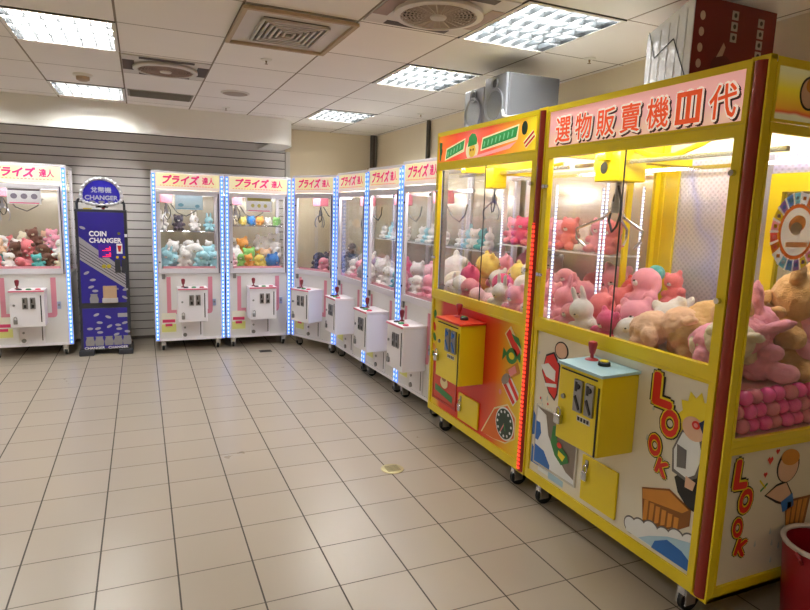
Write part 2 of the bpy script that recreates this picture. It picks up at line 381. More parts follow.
WFIT = mat('vent_white', '#d5d0c8', .5); TAUPE = mat('vent_taupe', '#a08b80', .6); DK = mat('vent_dark', '#54483f', .7)
def round_vent(i, j, label):
    x, y = cell(i, j); t = thing('round_vent', label, 'ceiling vent', (x+PX/2, y+PY/2, ZC), 0, 'round ceiling vents')
    hx, hy = PX/2-.008, PY/2-.05
    MB().box(-hx,hx,-hy,hy,-.008,-.0005,.002).out('plate', WFIT, t)
    for sx in (-1,1):
        MB().box(sx*.262-.04, sx*.262+.04, -.17, .17, -.011,-.0085).out('slot_grille', DK if i == 0 else TAUPE, t)
        MB().box(-.19,.19, sx*.275-.03, sx*.275+.03, -.011,-.0085).out('slot_grille', DK, t)
    MB().lathe([(.215,-.008),(.235,-.014),(.235,-.03),(.20,-.034),(.20,-.018),(.19,-.010)], seg=40).out('ring', WFIT, t, 'auto')
    mb = MB()
    for k in range(8):
        r = .05+.02*k; mb.tube([(r*math.cos(a), r*math.sin(a), -.026) for a in [2*PI*q/32 for q in range(32)]], .0042, 6, True)
    for k in range(24):
        a = 2*PI*k/24; mb.tube([(.03*math.cos(a),.03*math.sin(a),-.03),(.198*math.cos(a),.198*math.sin(a),-.028)], .003, 5)
    mb.out('fan_grille', TAUPE if i == 0 else mat('grille_beige', '#b5a797', .5), t)
    MB().lathe([(.19,-.0095),(.19,-.014)], seg=32).out('fan_opening', mat('fan_shadow', '#463c36', .8), t)
    MB().lathe([(.045,-.03),(.04,-.04),(.01,-.044)], seg=20).out('hub', WFIT, t, 'auto')
round_vent(0, 1, 'round fan vent in the ceiling between the two left lights and the square vent')
round_vent(2, -2, 'round fan vent at the top edge of the photo, left of the largest light')
x, y = cell(1, -1)
t = thing('square_vent', 'square ceiling vent of nested louvers with thick beige edges', 'ceiling vent', (x+PX/2, y+PY/2, ZC))
frame_box(MB(), 0,1,0,1,.1,0,1).bm.free()
MB().box(-PX/2+.01, PX/2-.01, -PY/2+.01, PY/2-.01, -.012, -.0005, .002).out('plate', WFIT, t)
mb = MB()
mb.box(-PX/2-.005,-PX/2+.02,-PY/2,PY/2,-.03,-.013); mb.box(PX/2-.02,PX/2+.005,-PY/2,PY/2,-.03,-.013); mb.box(-PX/2+.02,PX/2-.02,-PY/2-.005,-PY/2+.02,-.03,-.013); mb.box(-PX/2+.02,PX/2-.02,PY/2-.02,PY/2+.005,-.03,-.013)
mb.out('edge_frame', mat('edge_beige', '#b9a385', .6), t)
MB().box(-.185,.185,-.225,.225,-.0135,-.0125).out('opening', mat('duct_dark', '#4f4a44', .8), t)
for k in range(6):
    a, b = .19-.031*k, .23-.036*k
    MB().box(-a,a,-b,-b+.014,-.034,-.018).box(-a,a,b-.014,b,-.034,-.018).box(-a,-a+.014,-b+.0141,b-.0141,-.034,-.018).box(a-.014,a,-b+.0141,b-.0141,-.034,-.018).out('louver', mat('louver_grey', '#c8c2b8', .5), t)
x, y = cell(0, 3)
t = thing('air_grille', 'flat grey ceiling grille strip above the white soffit', 'air grille', (x+PX/2, y+.19, ZC))
frame_box(MB(),0,1,0,1,.1,0,1).bm.free()
MB().box(-.29,.29,-.17,.17,-.008,-.0005,.002).out('frame', mat('grille_olive', '#8b8677', .6), t)
mb = MB()
for k in range(11): mb.box(-.27,.27,-.152+.029*k,-.138+.029*k,-.014,-.0085)
mb.out('slats', mat('grille_slat', '#777263', .6), t)
SPC = mat('ceiling_speaker_mesh', '#a89a8d', .7, bump=.3, scale=60.)
t = thing('ceiling_speaker', 'flat round speaker cover in the ceiling near the soffit', 'ceiling speaker', (1.395, 3.56, ZC))
MB().lathe([(.13,-.0005),(.13,-.006),(.115,-.012)], seg=32).out('rim', WFIT, t, 'auto'); MB().lathe([(.112,-.0125),(.10,-.016)], seg=32).out('mesh_cover', SPC, t, 'auto')
t = thing('smoke_detector', 'round smoke detector on the ceiling beside the far left light', 'smoke detector', (.155, 3.47, ZC))
MB().lathe([(.075,-.0005),(.075,-.012),(.06,-.02)], seg=28).out('base', RAIL, t, 'auto'); MB().lathe([(.052,-.0205),(.05,-.045),(.03,-.055)], seg=28).out('sensor_head', mat('detector_tan', '#b49d80', .5), t, 'auto')
def sprinkler(x, y, label):
    t = thing('sprinkler', label, 'sprinkler', (x, y, ZC), 0, 'sprinkler heads')
    MB().lathe([(.04,.0),(.038,-.006),(.02,-.01)], seg=20).out('escutcheon', RAIL, t, 'auto')
    MB().lathe([(.007,-.0105),(.006,-.022),(.003,-.024),(.003,-.03),(.012,-.031),(.012,-.033)], seg=14).out('head', mat('sprinkler_brass','#8d7a5a',.4,.5), t, 'auto')
sprinkler(1.412, 2.14, 'sprinkler head in the ceiling just beyond the square vent')
sprinkler(1.425, 4.46, 'far sprinkler head in the ceiling close to the white soffit')
sprinkler(3.30, .955, 'sprinkler head in the ceiling right of the largest light')
sprinkler(3.32, 3.62, 'sprinkler head in the ceiling beyond the speakers, near the far light')

# ------------------------------------------------------------------ floor fittings
t = thing('floor_drain', 'round brass floor drain cover set in the tiles', 'floor drain', (2.03, 1.07, 0))
MB().lathe([(.075,.0003),(.075,.004),(.066,.006)], seg=32).out('rim', mat('drain_brass', '#b8ab7e', .4, .6), t, 'auto')
mb = MB()
for k in range(5): mb.box(-.045,.045,-.042+.018*k,-.034+.018*k,.0062,.0075)
mb.out('slots', mat('drain_dark', '#7e7452', .6), t)
t = thing('floor_plate', 'small dark floor plate in front of the corner machine', 'floor plate', (1.865, 4.62, 0)); MB().box(-.07,.07,-.05,.05,.0003,.004,.001).out('plate', DARK, t); MB().box(-.05,.05,-.03,.03,.0042,.006).out('lid', BLACK, t)

# ------------------------------------------------------------------ plush toys
def soft(spheres, vox=.034, fluff=.006):
    mb = MB()
    for c, r in spheres: mb.sph(c, 1., r, 16)
    me = bpy.data.meshes.new('m'); mb.bm.to_mesh(me); mb.bm.free()
    o = bpy.data.objects.new('m', me); COL.objects.link(o)
    md = o.modifiers.new('r', 'REMESH'); md.mode = 'VOXEL'; md.voxel_size = vox; md.use_smooth_shade = True
    md = o.modifiers.new('s', 'SMOOTH'); md.factor = .6; md.iterations = 5
    dg = bpy.context.evaluated_depsgraph_get(); dg.update()
    r = bpy.data.meshes.new_from_object(o.evaluated_get(dg)); bpy.data.objects.remove(o); bpy.data.meshes.remove(me)
    if fluff:
        for v in r.vertices: v.co += v.normal*(fluff*noise.noise(v.co*11)+fluff*.6*noise.noise(v.co*29))
    for p in r.polygons: p.use_smooth = True
    r.materials.append(WHITE)
    return r
def ms(*l):
    out = []
    for (x, y, z), r in l:
        out.append(((x,y,z), r))
        if x: out.append(((-x,y,z), r))
    return out
BODY = ms(((0,0,.3),(.27,.24,.3)), ((0,-.02,.7),(.28,.25,.24)), ((.29,-.1,.38),(.1,.15,.11)), ((.19,-.24,.12),(.13,.2,.12)))
MESH = {'bear': soft(BODY + ms(((.21,.02,.9),(.1,.06,.1)))),
        'rabbit': soft(BODY + ms(((.12,.02,1.04),(.075,.05,.22)))),
        'dog': soft(BODY + ms(((.29,0,.62),(.07,.1,.19)))),
        'seal': soft(ms(((0,.05,.3),(.32,.5,.28)), ((0,-.4,.42),(.25,.24,.24)), ((.34,-.15,.16),(.16,.12,.06)), ((.13,.55,.28),(.12,.16,.05)))),
        'ball': soft(ms(((0,0,.45),(.45,.43,.43)), ((.27,0,.84),(.12,.08,.12)), ((.16,-.36,.12),(.12,.14,.1))))}
MESH['fluffy_bear'] = soft(BODY + ms(((.21,.02,.92),(.1,.06,.1))), .022, .020)
MESH['fluffy_rabbit'] = soft(BODY + ms(((.15,.0,1.02),(.095,.07,.25))), .022, .020)
def small(name, parts):
    mb = MB()
    for c, r in parts: mb.sph(c, 1., r, 10)
    me = bpy.data.meshes.new(name); mb.bm.to_mesh(me); mb.bm.free()
    for p in me.polygons: p.use_smooth = True
    me.materials.append(WHITE); return me
FACE = {'bear': (-.235,.64), 'rabbit': (-.235,.64), 'dog': (-.235,.64), 'seal': (-.60,.41), 'ball': (-.40,.45), 'fluffy_bear': (-.235,.64), 'fluffy_rabbit': (-.235,.64)}
PART = {}
for k, (fy, fz) in FACE.items():
    PART[k] = [('muzzle', small('muzzle', [((0,fy+.02,fz-.01),(.085,.055,.062))]), 'm'), ('nose', small('nose', [((0,fy-.03,fz+.02),(.026,.018,.018))]), 'n'),
               ('eye', small('eye', [((.105,fy+.035 if k != 'ball' else fy+.025,fz+.10),(.022,.018,.025))]), 'n'), ('eye', small('eye', [((-.105,fy+.035 if k != 'ball' else fy+.025,fz+.10),(.022,.018,.025))]), 'n')]
EYE = mat('plush_eye', '#241a17', .25)
CN = {'white':'#f0ece8','cream':'#eadfc4','pale blue':'#a9dbe6','teal':'#5fb6b4','blue':'#3f7fc8','pink':'#f3a6ba','hot pink':'#e0608c','coral':'#e77f86','red':'#d2433f','tan':'#d9b078','peach':'#efc6a4','brown':'#6c4538','dark grey':'#4c4653','grey':'#9b98a0','yellow':'#efd873','orange':'#e6a052','green':'#8cc873','lilac':'#c4aed8','pale pink':'#f6c9d2'}
ORD = ['first','second','third','fourth','fifth','sixth','seventh','eighth','ninth','tenth','eleventh','twelfth']
NP = [0]
def plush(kind, col, M, size, rz=0., tx=0., ty=0., label='', group=None, eyes=True, box=None):
    me = MESH[kind]
    o = bpy.data.objects.new('plush_'+kind.replace('fluffy_','') if kind != 'ball' else 'round_plush', me); COL.objects.link(o)
    R = Euler((tx, ty, rz)).to_matrix().to_4x4()
    # lowest point of the leaning toy stands on the spot
    low = min((R @ v.co).z for v in me.vertices) if (tx or ty) else 0.
    o.matrix_world = M @ Matrix.Translation((0,0,-low*size)) @ R @ Matrix.Scale(size, 4)
    if box:      # keep the toy between the cabinet's walls
        MW, x0, x1, y0, y1 = box; L = MW.inverted() @ o.matrix_world; P = [L @ v.co for v in list(me.vertices)[::7]]
        def sh(a, b, lo, hi): return (lo+hi-a-b)/2 if b-a > hi-lo else max(0, lo-a) - max(0, b-hi)
        d = Vector((sh(min(p.x for p in P), max(p.x for p in P), x0, x1), sh(min(p.y for p in P), max(p.y for p in P), y0, y1), 0))
        o.matrix_world = MW @ Matrix.Translation(d) @ L
    o.material_slots[0].link = 'OBJECT'; o.material_slots[0].material = fur(CN[col])
    if eyes:
        mc = {'white':'cream','cream':'white','tan':'cream','peach':'white','pink':'white','brown':'cream'}.get(col, 'white')
        for n, pm, q in PART[kind]:
            c = bpy.data.objects.new(n, pm); COL.objects.link(c); c.parent = o
            c.material_slots[0].link = 'OBJECT'; c.material_slots[0].material = EYE if q == 'n' else fur(CN[mc])
    tag(o, label, 'plush toy', group); NP[0] += 1
    return o
def pile(MW, where, group, rows, W=.76, D=.70):
    """rows: (row name, y, z, size, x0, x1, 'colour kind, colour kind, ...')"""
    T = []
    for rn, y, z, size, x0, x1, spec in rows:
        items = [q.strip().rsplit(' ', 1) for q in spec.split(',')]; n = len(items)
        for k, (col, kind) in enumerate(items):
            x = (x0+x1)/2 if n == 1 else x0 + (x1-x0)*k/(n-1); sz = size*RND.uniform(.92,1.08)
            T.append([rn, col, kind, sz, Vector((x, y+RND.uniform(-.02,.02), z+.42*sz)), rn in ('shelf','rod')])
    zmin = min(r[2] for r in rows)
    for it in range(90):              # let the heap settle: toys push each other apart and sink
        for i, A in enumerate(T):
            for B in T[:i]:
                d = A[4]-B[4]; lim = .36*(A[3]+B[3])*(.8 if A[5] and B[5] else 1.)
                L = d.length
                if L < lim and L > 1e-5:
                    p = d*((lim-L)/L*.35)
                    if A[5] != B[5]: p.z = 0
                    if A[5] or B[5]: p.y *= .2; p.z = 0
                    A[4] += p; B[4] -= p
        for A in T:
            r = .34*A[3]
            if not A[5]: A[4].z = max(A[4].z-.0015, zmin+.42*A[3])
            A[4].x = min(max(A[4].x, .022+r), W-.022-r); A[4].y = min(max(A[4].y, .042+r), D-r)
    for rn in [r[0] for r in rows]:
        R = sorted([t for t in T if t[0] == rn], key=lambda t: t[4].x)
        for k, (_, col, kind, sz, c, fix) in enumerate(R):
            kn = {'ball': 'round plush', 'seal': 'plush seal'}.get(kind, 'plush '+kind)
            lab = f'{col} {kn}, {ORD[k]} along the {rn} row, {where}'
            plush(kind, col, MW @ Matrix.Translation((c.x, c.y, c.z-.42*sz)), sz, RND.uniform(-.6,.6), RND.uniform(-.25,.2) if not fix else 0, RND.uniform(-.3,.3) if not fix else 0, lab, group, True, (MW, .022, W-.022, .042, D))

# ------------------------------------------------------------------ shared claw machine pieces
def casters(t, W, D, z1, r=.042, ins=.085, ins2=None):
    for px in (ins, W-(ins2 or ins)):
        for py in (.045, D-.085):
            c = MB().box(px-.028,px+.028,py-.03,py+.03,z1-.008,z1-.001).box(px-.024,px-.017,py-.03,py+.03,r*.7,z1-.008).box(px+.017,px+.024,py-.03,py+.03,r*.7,z1-.008).box(px-.017,px+.017,py-.034,py-.026,r*1.55,z1-.008).out('caster', CHROME, t)
            MB().lathe([(r*.5,-.0145),(r,-.011),(r,.011),(r*.5,.0145)], (px, py+.012, r), 'x', 20).out('wheel', BLACK, c, 'auto')
def claw(t, x, y, ztop, zc, m, s=1., open_=.11, arms=STEEL):
    """carriage box, plunger and three bent fingers"""
    c = MB().box(x-.09*s,x+.09*s,y-.09*s,y+.09*s,zc,ztop,.006).out('claw_carriage', m, t)
    MB().cyl((x,y,zc), (x,y,zc-.10*s), .016*s, 12).cyl((x,y,zc-.10*s),(x,y,zc-.16*s), .03*s, 14).out('plunger', STEEL, c, 'auto')
    zb = zc-.14*s
    for k in range(3):
        a = PI/2 + 2*PI*k/3 + .5
        dx, dy = math.cos(a), math.sin(a)
        P = [(.02,0),(.07,-.05),(open_,-.11),(open_*.98,-.16),(open_*.75,-.2)]
        MB().tube([(x+dx*q*s, y+dy*q*s, zb+h*s) for q, h in P], .008*s, 6).out('claw_finger', arms, c, 'auto')
    MB().tube([(x+.02*s, y-.02*s, zc-.02)] + [(x+.035*s+.03*s*math.sin(q), y-.03*s, zc-.03-.2*s*q/3) for q in (1,2,3)] + [(x+.01*s,y-.03*s,zc-.26*s),(x-.03*s,y-.02*s,zc-.2*s),(x-.02*s,y,zc-.06*s)], .007*s, 6).out('cable', BLACK, c, 'auto')

SIGN = ramp_mat('prize_sign', [(0.,'#f8f2d6'),(.25,'#f6e6bc'),(.5,'#f7ecae'),(.75,'#f5d6cc'),(1.,'#f7edb8')], 0, 0., .8, emit=.35, wob=.25, scale=6.)
SIGNLOW = mat('sign_low', '#f3dfd6', .4, emit=.3)
TXTOR = mat('sign_small_print', '#e59a86', .5, emit=.2)
def film(name, col):
    m = bpy.data.materials.new(name); m.use_nodes = True; nt = m.node_tree; nt.nodes.clear(); o = nt.nodes.new('ShaderNodeOutputMaterial')
    d = nt.nodes.new('ShaderNodeBsdfDiffuse'); t_ = nt.nodes.new('ShaderNodeBsdfTranslucent'); x_ = nt.nodes.new('ShaderNodeMixShader'); x_.inputs[0].default_value = .6
    nz = nt.nodes.new('ShaderNodeTexNoise'); nz.inputs['Scale'].default_value = 30; mx = nt.nodes.new('ShaderNodeMix'); mx.data_type = 'RGBA'
    c_ = lin(col); mx.inputs['A'].default_value = c_; mx.inputs['B'].default_value = tuple(v*.93 for v in c_[:3])+(1,); nt.links.new(nz.outputs['Fac'], mx.inputs['Factor'])
    for q in (d, t_): nt.links.new(mx.outputs['Result'], q.inputs['Color'])
    nt.links.new(d.outputs[0], x_.inputs[1]); nt.links.new(t_.outputs[0], x_.inputs[2]); nt.links.new(x_.outputs[0], o.inputs[0]); return m
POSTERW = film('poster_white', '#f4f5f6'); POSTB = film('poster_blue', '#e4f3f9')
STICK = mat('sticker_cream', '#e6e3d4', .5); STICKY = mat('sticker_yellow', '#dcdc86', .5)
LED_Z = .046
def prize_machine(P0, P1, H, label, D=.74, poster='blue', claw_at=None, group='white prize claw machines'):
    dx, dy = P1[0]-P0[0], P1[1]-P0[1]; W = math.hypot(dx, dy)-.004; rz = math.atan2(dy, dx)
    t = thing('claw_machine', label, 'claw machine', (P0[0], P0[1], 0), rz, group)
    zb, zm = .12, .90
    cab = MB().box(.002,W-.002,.004,D,zb,zm,.006).out('cabinet', PANELW, t)
    MB().box(.04,W-.04,-.006,.0035,zb,zb+.03).out('kick_strip', WHITE, cab)
    MB().box(.002,W-.002,.0,D,H-.025,H,.004).out('roof', WHITE, t)
    for x in (.002, W-.047):
        MB().box(x,x+.045,-.006,.04,zm-.78,H-.026,.003).out('corner_post', WHITE, t)
    for x in (.002, W-.037): MB().box(x,x+.035,D-.04,D-.002,zm+.001,H-.026).out('corner_post', WHITE, t)
    for x in (.008, W-.041):
        l = MB().box(x,x+.033,-.011,-.0065,zb+.01,H-.035).out('led_strip', LEDBASE, t)
        MB().box(x+.009,x+.024,-.0135,-.0112,zb+.02,H-.045).out('led_dots', LEDDOT, l)
    # sign
    zs0, zs1 = H-.205, H-.028
    s = MB().box(.05,W-.05,-.004,.03,zs0,zs1,.003).out('sign', SIGN, t)
    MB().box(.052,W-.052,-.0065,-.0042,zs0+.002,zs0+.035).out('sign_band', SIGNLOW, s)
    text('lettering', 'プライズ', HOTPINK, s, .05+(W-.1)*.39, zs0+.112, -.005, h=.104, w=(W-.1)*.58, bold=.05, shear=.25)
    text('lettering', '達人', HOTPINK, s, .05+(W-.1)*.82, zs0+.110, -.005, h=.085, w=(W-.1)*.195, bold=.03)
    mb = MB()
    for k in range(18): mb.box(.09+(W-.2)*k/18, .09+(W-.2)*(k+.62)/18, -.008,-.0067, zs0+.040,zs0+.048)
    mb.out('small_print', TXTOR, s)
    # window door
    zd0, zd1 = zm+.002, zs0-.006
    d = frame_box(MB(), .052, W-.052, zd0, zd1, .035, -.008, .02, .055, .05).out('front_door', LILAC, t)
    MB().box(.085,W-.085,.004,.009,zd0+.053,zd1-.048).out('glass_pane', GLASS, d)
    MB().box(W-.07,W-.058,-.012,-.0085,zd0+.0,zd1-.02).out('hinge_bar', mat('hinge_dark', '#55506a', .5), d)
    for z in (zd0+.13, zd1-.14): MB().lathe([(.009,-.014),(.009,-.0085)], (.068,0,z), 'y', 10).out('screw', DARK, d)
    MB().box(.1,W-.1,.022,.03,zd0+.045,zd0+.08).out('pink_sill', PINKTRIM, d)
    # interior
    MB().box(.04,W-.04,.035,D-.042,zm+.002,zm+.03).out('play_field', PINKTRIM, t)
    MB().box(.038,W-.038,D-.018,D-.010,zm+.002,H-.03).out('back_panel', BACKP, t)
    for x in (.008, W-.016):
        sw = MB().box(x,x+.006,.042,D-.042,zm+.01,H-.03).out('side_window', GLASS, t)
    MB().cyl((.12,.05,zd1-.02),(W-.12,.05,zd1-.02),.012,8).out('lamp_tube', INLAMP, t, 'auto')
    g = MB().box(.05,W-.05,.30,.325,H-.26,H-.235).out('gantry_rail', STEEL, t)
    cx, cy = claw_at or (.16, .26)
    claw(t, cx, cy, H-.24, H-.35, mat('pink_carriage', '#c06a78', .4), .75, .09)
    MB().tube([(cx+.05,cy,H-.36),(cx+.12,cy+.02,H-.46),(cx+.22,cy+.03,H-.5),(cx+.32,cy+.02,H-.44),(cx+.38,cy,H-.36)], .006, 6).out('power_cable', DARK, t, 'auto')
    # poster hanging inside the glass
    if poster:
        pw = W*.38; p0 = W*.32
        p = MB().box(p0,p0+pw,.012,.0135,zd1-.21,zd1-.045).out('poster', {'blue':POSTB,'white':POSTERW,'yellow':POSTERW}[poster], t)
        mb = MB()
        if poster == 'blue':
            mb.ell(p0+pw*.2,zd1-.16,.03,.02,.0112,.0118).ell(p0+pw*.8,zd1-.17,.025,.02,.0112,.0118); mb.box(p0+.02,p0+pw-.02,.0112,.0118,zd1-.205,zd1-.195); mm = mat('poster_print_blue','#7fb9cf',.6)
        elif poster == 'yellow':
            mb.box(p0+.01,p0+pw-.01,.0112,.0118,zd1-.085,zd1-.05)
            for q in range(3): mb.ell(p0+pw*(.25+.25*q),zd1-.14,.02,.022,.0112,.0118)
            mm = mat('poster_print_olive','#c9c06a',.6)
        else:
            mb.box(p0+.01,p0+pw-.01,.0112,.0118,zd1-.072,zd1-.055)
            for q in range(3): mb.ell(p0+pw*(.2+.3*q),zd1-.13,.03,.028,.0112,.0118)
            mm = mat('poster_print_grey','#8c8496',.6)
        mb.out('print', mm, p)
        if poster != 'blue': MB().box(p0+.02,p0+pw-.02,.0112,.0118,zd1-.203,zd1-.195).out('print_line', HOTPINK, p)
    # lower panel prints
    k = W/.775
    MB().poly([(.133*k,.862),(.178*k,.862),(.178*k,.48),(.235*k,.48),(.235*k,.43),(.145*k,.43),(.133*k,.445)], .0028, .0038).out('pink_print', PINK, cab)
    MB().poly([(.583*k,.862),(.632*k,.862),(.632*k,.46),(.62*k,.435),(.6*k,.428),(.545*k,.428),(.545*k,.475),(.583*k,.48)], .0028, .0038).out('pink_print', PINK, cab)
    st = MB().box(.07*k,.225*k,.0018,.0038,.215,.445).out('price_sticker', STICK, cab)
    MB().box(.07*k,.225*k,.0006,.0016,.225,.315).out('yellow_band', STICKY, st)
    MB().box(.08*k,.215*k,-.0003,.0004,.335,.37).box(.11*k,.185*k,-.0003,.0004,.29,.32).out('pink_lettering', mat('sticker_pink','#d9406e',.5), st)
    lk = MB().box(.635*k,.67*k,-.008,.0036,.52,.60,.003).out('side_lock', mat('lock_blue','#a9b8d8',.35,.5), t)
    MB().lathe([(.011,-.014),(.011,-.0085)], (.652*k,0,.565), 'y', 12).out('key_hole', STEEL, lk)
    lk = MB().box(.085*k,.12*k,-.012,.0036,.84,.895,.003).out('corner_lock', GREYMETAL, t)
    # control box
    x0, x1, z0, z1, pr = .245*k, .245*k+.31, .37, .735, .215
    b = MB().box(x0,x1,-pr,.0035,z0,z1,.005).out('control_box', WHITE, t)
    mb = MB(); bm = mb.bm
    mb.box(x0-.006,x1+.006,-pr-.008,.0035,z1+.0005,z1+.02,.003); tp = mb.out('top_plate', mat('control_top','#efe6ea',.4), b)
    MB().box(x0-.004,x1+.004,-pr-.0095,-pr-.0082,z1+.002,z1+.018).out('pink_edge', mat('pink_edge','#e0748f',.5), tp)
    j = MB().lathe([(.024,z1+.021),(.02,z1+.03),(.008,z1+.034),(.008,z1+.05),(.016,z1+.06),(.022,z1+.1),(.018,z1+.115),(.006,z1+.12)], (x0+.06,-pr*.5,0), 'z', 16).out('joystick', mat('joystick_red','#7d1f2f',.35), b, 'auto')
    for q, mm in enumerate((DARK, GREEN, mat('button_red','#cf2f55',.35))):
        MB().lathe([(.026,z1+.021),(.026,z1+.028),(.018,z1+.033)], (x0+.085+.085*q,-pr*.78,0), 'z', 16).out('button', mm, b, 'auto')
    fy = -pr-.0005
    for q in range(2):
        sx = x0+.115+.07*q; c = MB().box(sx,sx+.048,fy-.010,fy,.56,.68,.002).out('coin_slot', STEEL, b)
        MB().box(sx+.01,sx+.022,fy-.012,fy-.0102,.625,.665).box(sx+.014,sx+.036,fy-.013,fy-.0102,.572,.605).out('slot_opening', DARK, c)
    MB().box(x1-.035,x1-.025,fy-.004,fy,.42,.70).out('door_gap', DARK, b)
    MB().lathe([(.011,fy-.008),(.012,fy)], (x0+.04,0,.60), 'y', 12).out('lock', STEEL, b)
    pl = MB().box(x0+.03,x0+.065,fy-.018,fy,.405,.45,.004).out('padlock', STEEL, b); MB().tube([(x0+.034,fy-.009,.45),(x0+.036,fy-.009,.472),(x0+.048,fy-.009,.482),(x0+.059,fy-.009,.472),(x0+.061,fy-.009,.45)], .004, 6).out('shackle', CHROME, pl)
    # service door
    v = MB().box(.285*k,.285*k+.235,-.004,.0036,.15,.36,.003).out('service_door', WHITE, t)
    MB().box(.285*k+.205,.285*k+.213,-.007,-.0042,.18,.345).out('door_gap', DARK, v)
    MB().lathe([(.012,-.012),(.012,-.0042)], (.285*k+.035,0,.27), 'y', 12).out('lock', STEEL, v); MB().lathe([(.022,-.016),(.022,-.0042)], (.285*k+.035,0,.185), 'y', 14).out('knob', GREYMETAL, v, 'auto')
    casters(t, W, D, zb)
    bpy.context.view_layer.update()
    return t, W, t.matrix_world.copy()

ML = 'machine left of the coin changer'; M1 = 'first machine right of the coin changer'; M2 = 'second machine right of the coin changer'
MC = 'angled corner machine'; MR1 = 'white machine beside the corner machine'; MR2 = 'middle white machine on the right wall'; MR3 = 'white machine touching the yellow ones'
t, W, m = prize_machine((-.955,5.0), (-.15,5.0), 2.055, 'white claw machine with blue light strips cut by the left edge of the photo', D=.68, poster='white', claw_at=(.16,.3))
pile(m, ML, 'toys in the machine left of the coin changer', [
    ('front', .13, .93, .2, .12, .70, 'coral dog, white bear, coral seal, teal bear, brown dog, cream bear, blue bear'),
    ('upper', .40, 1.2, .2, .12, .68, 'white dog, coral bear, cream ball, brown bear, pink bear, white bear'),
    ('rear', .54, 1.1, .24, .12, .68, 'white bear, coral bear, cream bear, peach bear, white bear'),
    ('middle', .28, 1.0, .22, .1, .7, 'teal dog, cream bear, brown bear, coral bear, brown dog, red bear, white bear'),
    ('back', .46, 1.06, .24, .1, .7, 'white bear, cream bear, coral bear, white dog, teal bear, peach bear'),
    ('top', .34, 1.13, .17, .14, .66, 'peach bear, white bear, coral ball, cream dog, teal ball, pink bear')], W)
t, W, m = prize_machine((.672,4.92), (1.452,4.92), 2.05, 'white claw machine with pale blue plush, right next to the coin changer', poster='blue')
pile(m, M1, 'toys in the first machine right of the coin changer', [
    ('front', .13, .93, .24, .14, .62, 'pale blue rabbit, pale blue seal, white bear, pale blue dog, pale blue bear'),
    ('middle', .30, .98, .27, .14, .64, 'pale blue dog, white bear, white dog, white rabbit, pale blue bear'),
    ('top', .40, 1.2, .17, .18, .6, 'white ball, white dog, white bear')], W)
def hang_rod(t, W, z, y=.46):
    MB().cyl((.045,y,z),(W-.045,y,z),.008,8).out('prize_rod', CHROME, t, 'auto')
hang_rod(t, W, 1.36, .55)
pile(m, M1, 'toys on the rod of the first machine right of the changer', [('rod', .55, 1.37, .2, .13, .66, 'white rabbit, dark grey bear, white rabbit, pale blue rabbit')], W)
t, W, m = prize_machine((1.456,4.92), (2.236,4.92), 2.05, 'white claw machine with many-coloured plush, beside the angled corner machine', poster='yellow')
pile(m, M2, 'toys in the second machine right of the coin changer', [
    ('front', .13, .93, .2, .14, .64, 'pale pink bear, green bear, orange bear, yellow dog, blue ball, white bear'),
    ('middle', .30, .99, .26, .14, .64, 'white ball, green bear, orange dog, peach bear, white rabbit'),
    ('top', .42, 1.14, .25, .12, .64, 'white bear, orange bear, white ball, white bear')], W)
hang_rod(t, W, 1.45, .3)
pile(m, M2, 'toys on the rod of the second machine right of the changer', [('rod', .3, 1.46, .12, .14, .66, 'cream ball, yellow ball, blue ball, orange ball, white ball, green ball')], W)
t, W, m = prize_machine((2.245,4.90), (2.588,4.215), 2.07, 'white claw machine set at an angle in the room corner', D=.66, poster=None, claw_at=(.24,.24))
pile(m, MC, 'toys in the angled corner machine', [
    ('front', .14, .93, .2, .36, .62, 'dark grey bear, pink dog, grey bear'),
    ('middle', .26, .97, .26, .3, .64, 'dark grey dog, dark grey bear, brown bear, grey dog'),
    ('top', .36, 1.14, .22, .42, .64, 'dark grey bear, grey ball, dark grey dog')], W)
R0, R1, R2, R3 = (2.592,4.205), (2.634,3.325), (2.676,2.555), (2.715,1.83)
def shelf(t, W, z, D=.74):
    MB().box(.04,W-.04,D-.3,D-.045,z-.008,z).out('shelf', mat('acrylic_shelf','#e6e9ec',.1), t)
t, W, m = prize_machine(R0, R1, 2.085, 'white claw machine on the right wall, beside the angled corner machine', poster=None, claw_at=(.3,.25)); shelf(t, W, 1.38)
pile(m, MR1, 'toys in the white machine beside the corner machine', [
    ('front', .13, .93, .22, .15, .7, 'white bear, pink bear, grey ball, white dog'),
    ('middle', .32, .97, .27, .15, .7, 'grey bear, white bear, lilac dog, white ball'),
    ('shelf', .56, 1.38, .16, .14, .7, 'white bear, pale blue rabbit, white dog, pale blue bear, white bear')], W)
t, W, m = prize_machine(R1, R2, 2.095, 'white claw machine with yellow and pink plush, middle one on the right wall', poster=None, claw_at=(.3,.25)); shelf(t, W, 1.38)
pile(m, MR2, 'toys in the middle white machine on the right wall', [
    ('front', .13, .93, .22, .14, .64, 'white rabbit, white bear, teal bear, pink bear'),
    ('middle', .32, .97, .3, .14, .64, 'yellow ball, hot pink bear, pink ball, white bear'),
    ('shelf', .56, 1.38, .16, .13, .62, 'white bear, pale blue bear, white rabbit, grey bear, white dog')], W)
t, W, m = prize_machine(R2, R3, 2.115, 'white claw machine on the right wall, partly behind the red-fronted yellow machine', poster=None, claw_at=(.3,.25)); shelf(t, W, 1.38)
pile(m, MR3, 'toys in the white machine touching the yellow ones', [
    ('front', .13, .93, .22, .12, .6, 'white dog, pink rabbit, pink bear, white rabbit'),
    ('middle', .32, .98, .32, .14, .6, 'pale pink dog, white ball, cream ball, orange ball'),
    ('shelf', .56, 1.38, .18, .12, .6, 'white bear, pale blue rabbit, white bear, teal bear, white rabbit')], W)

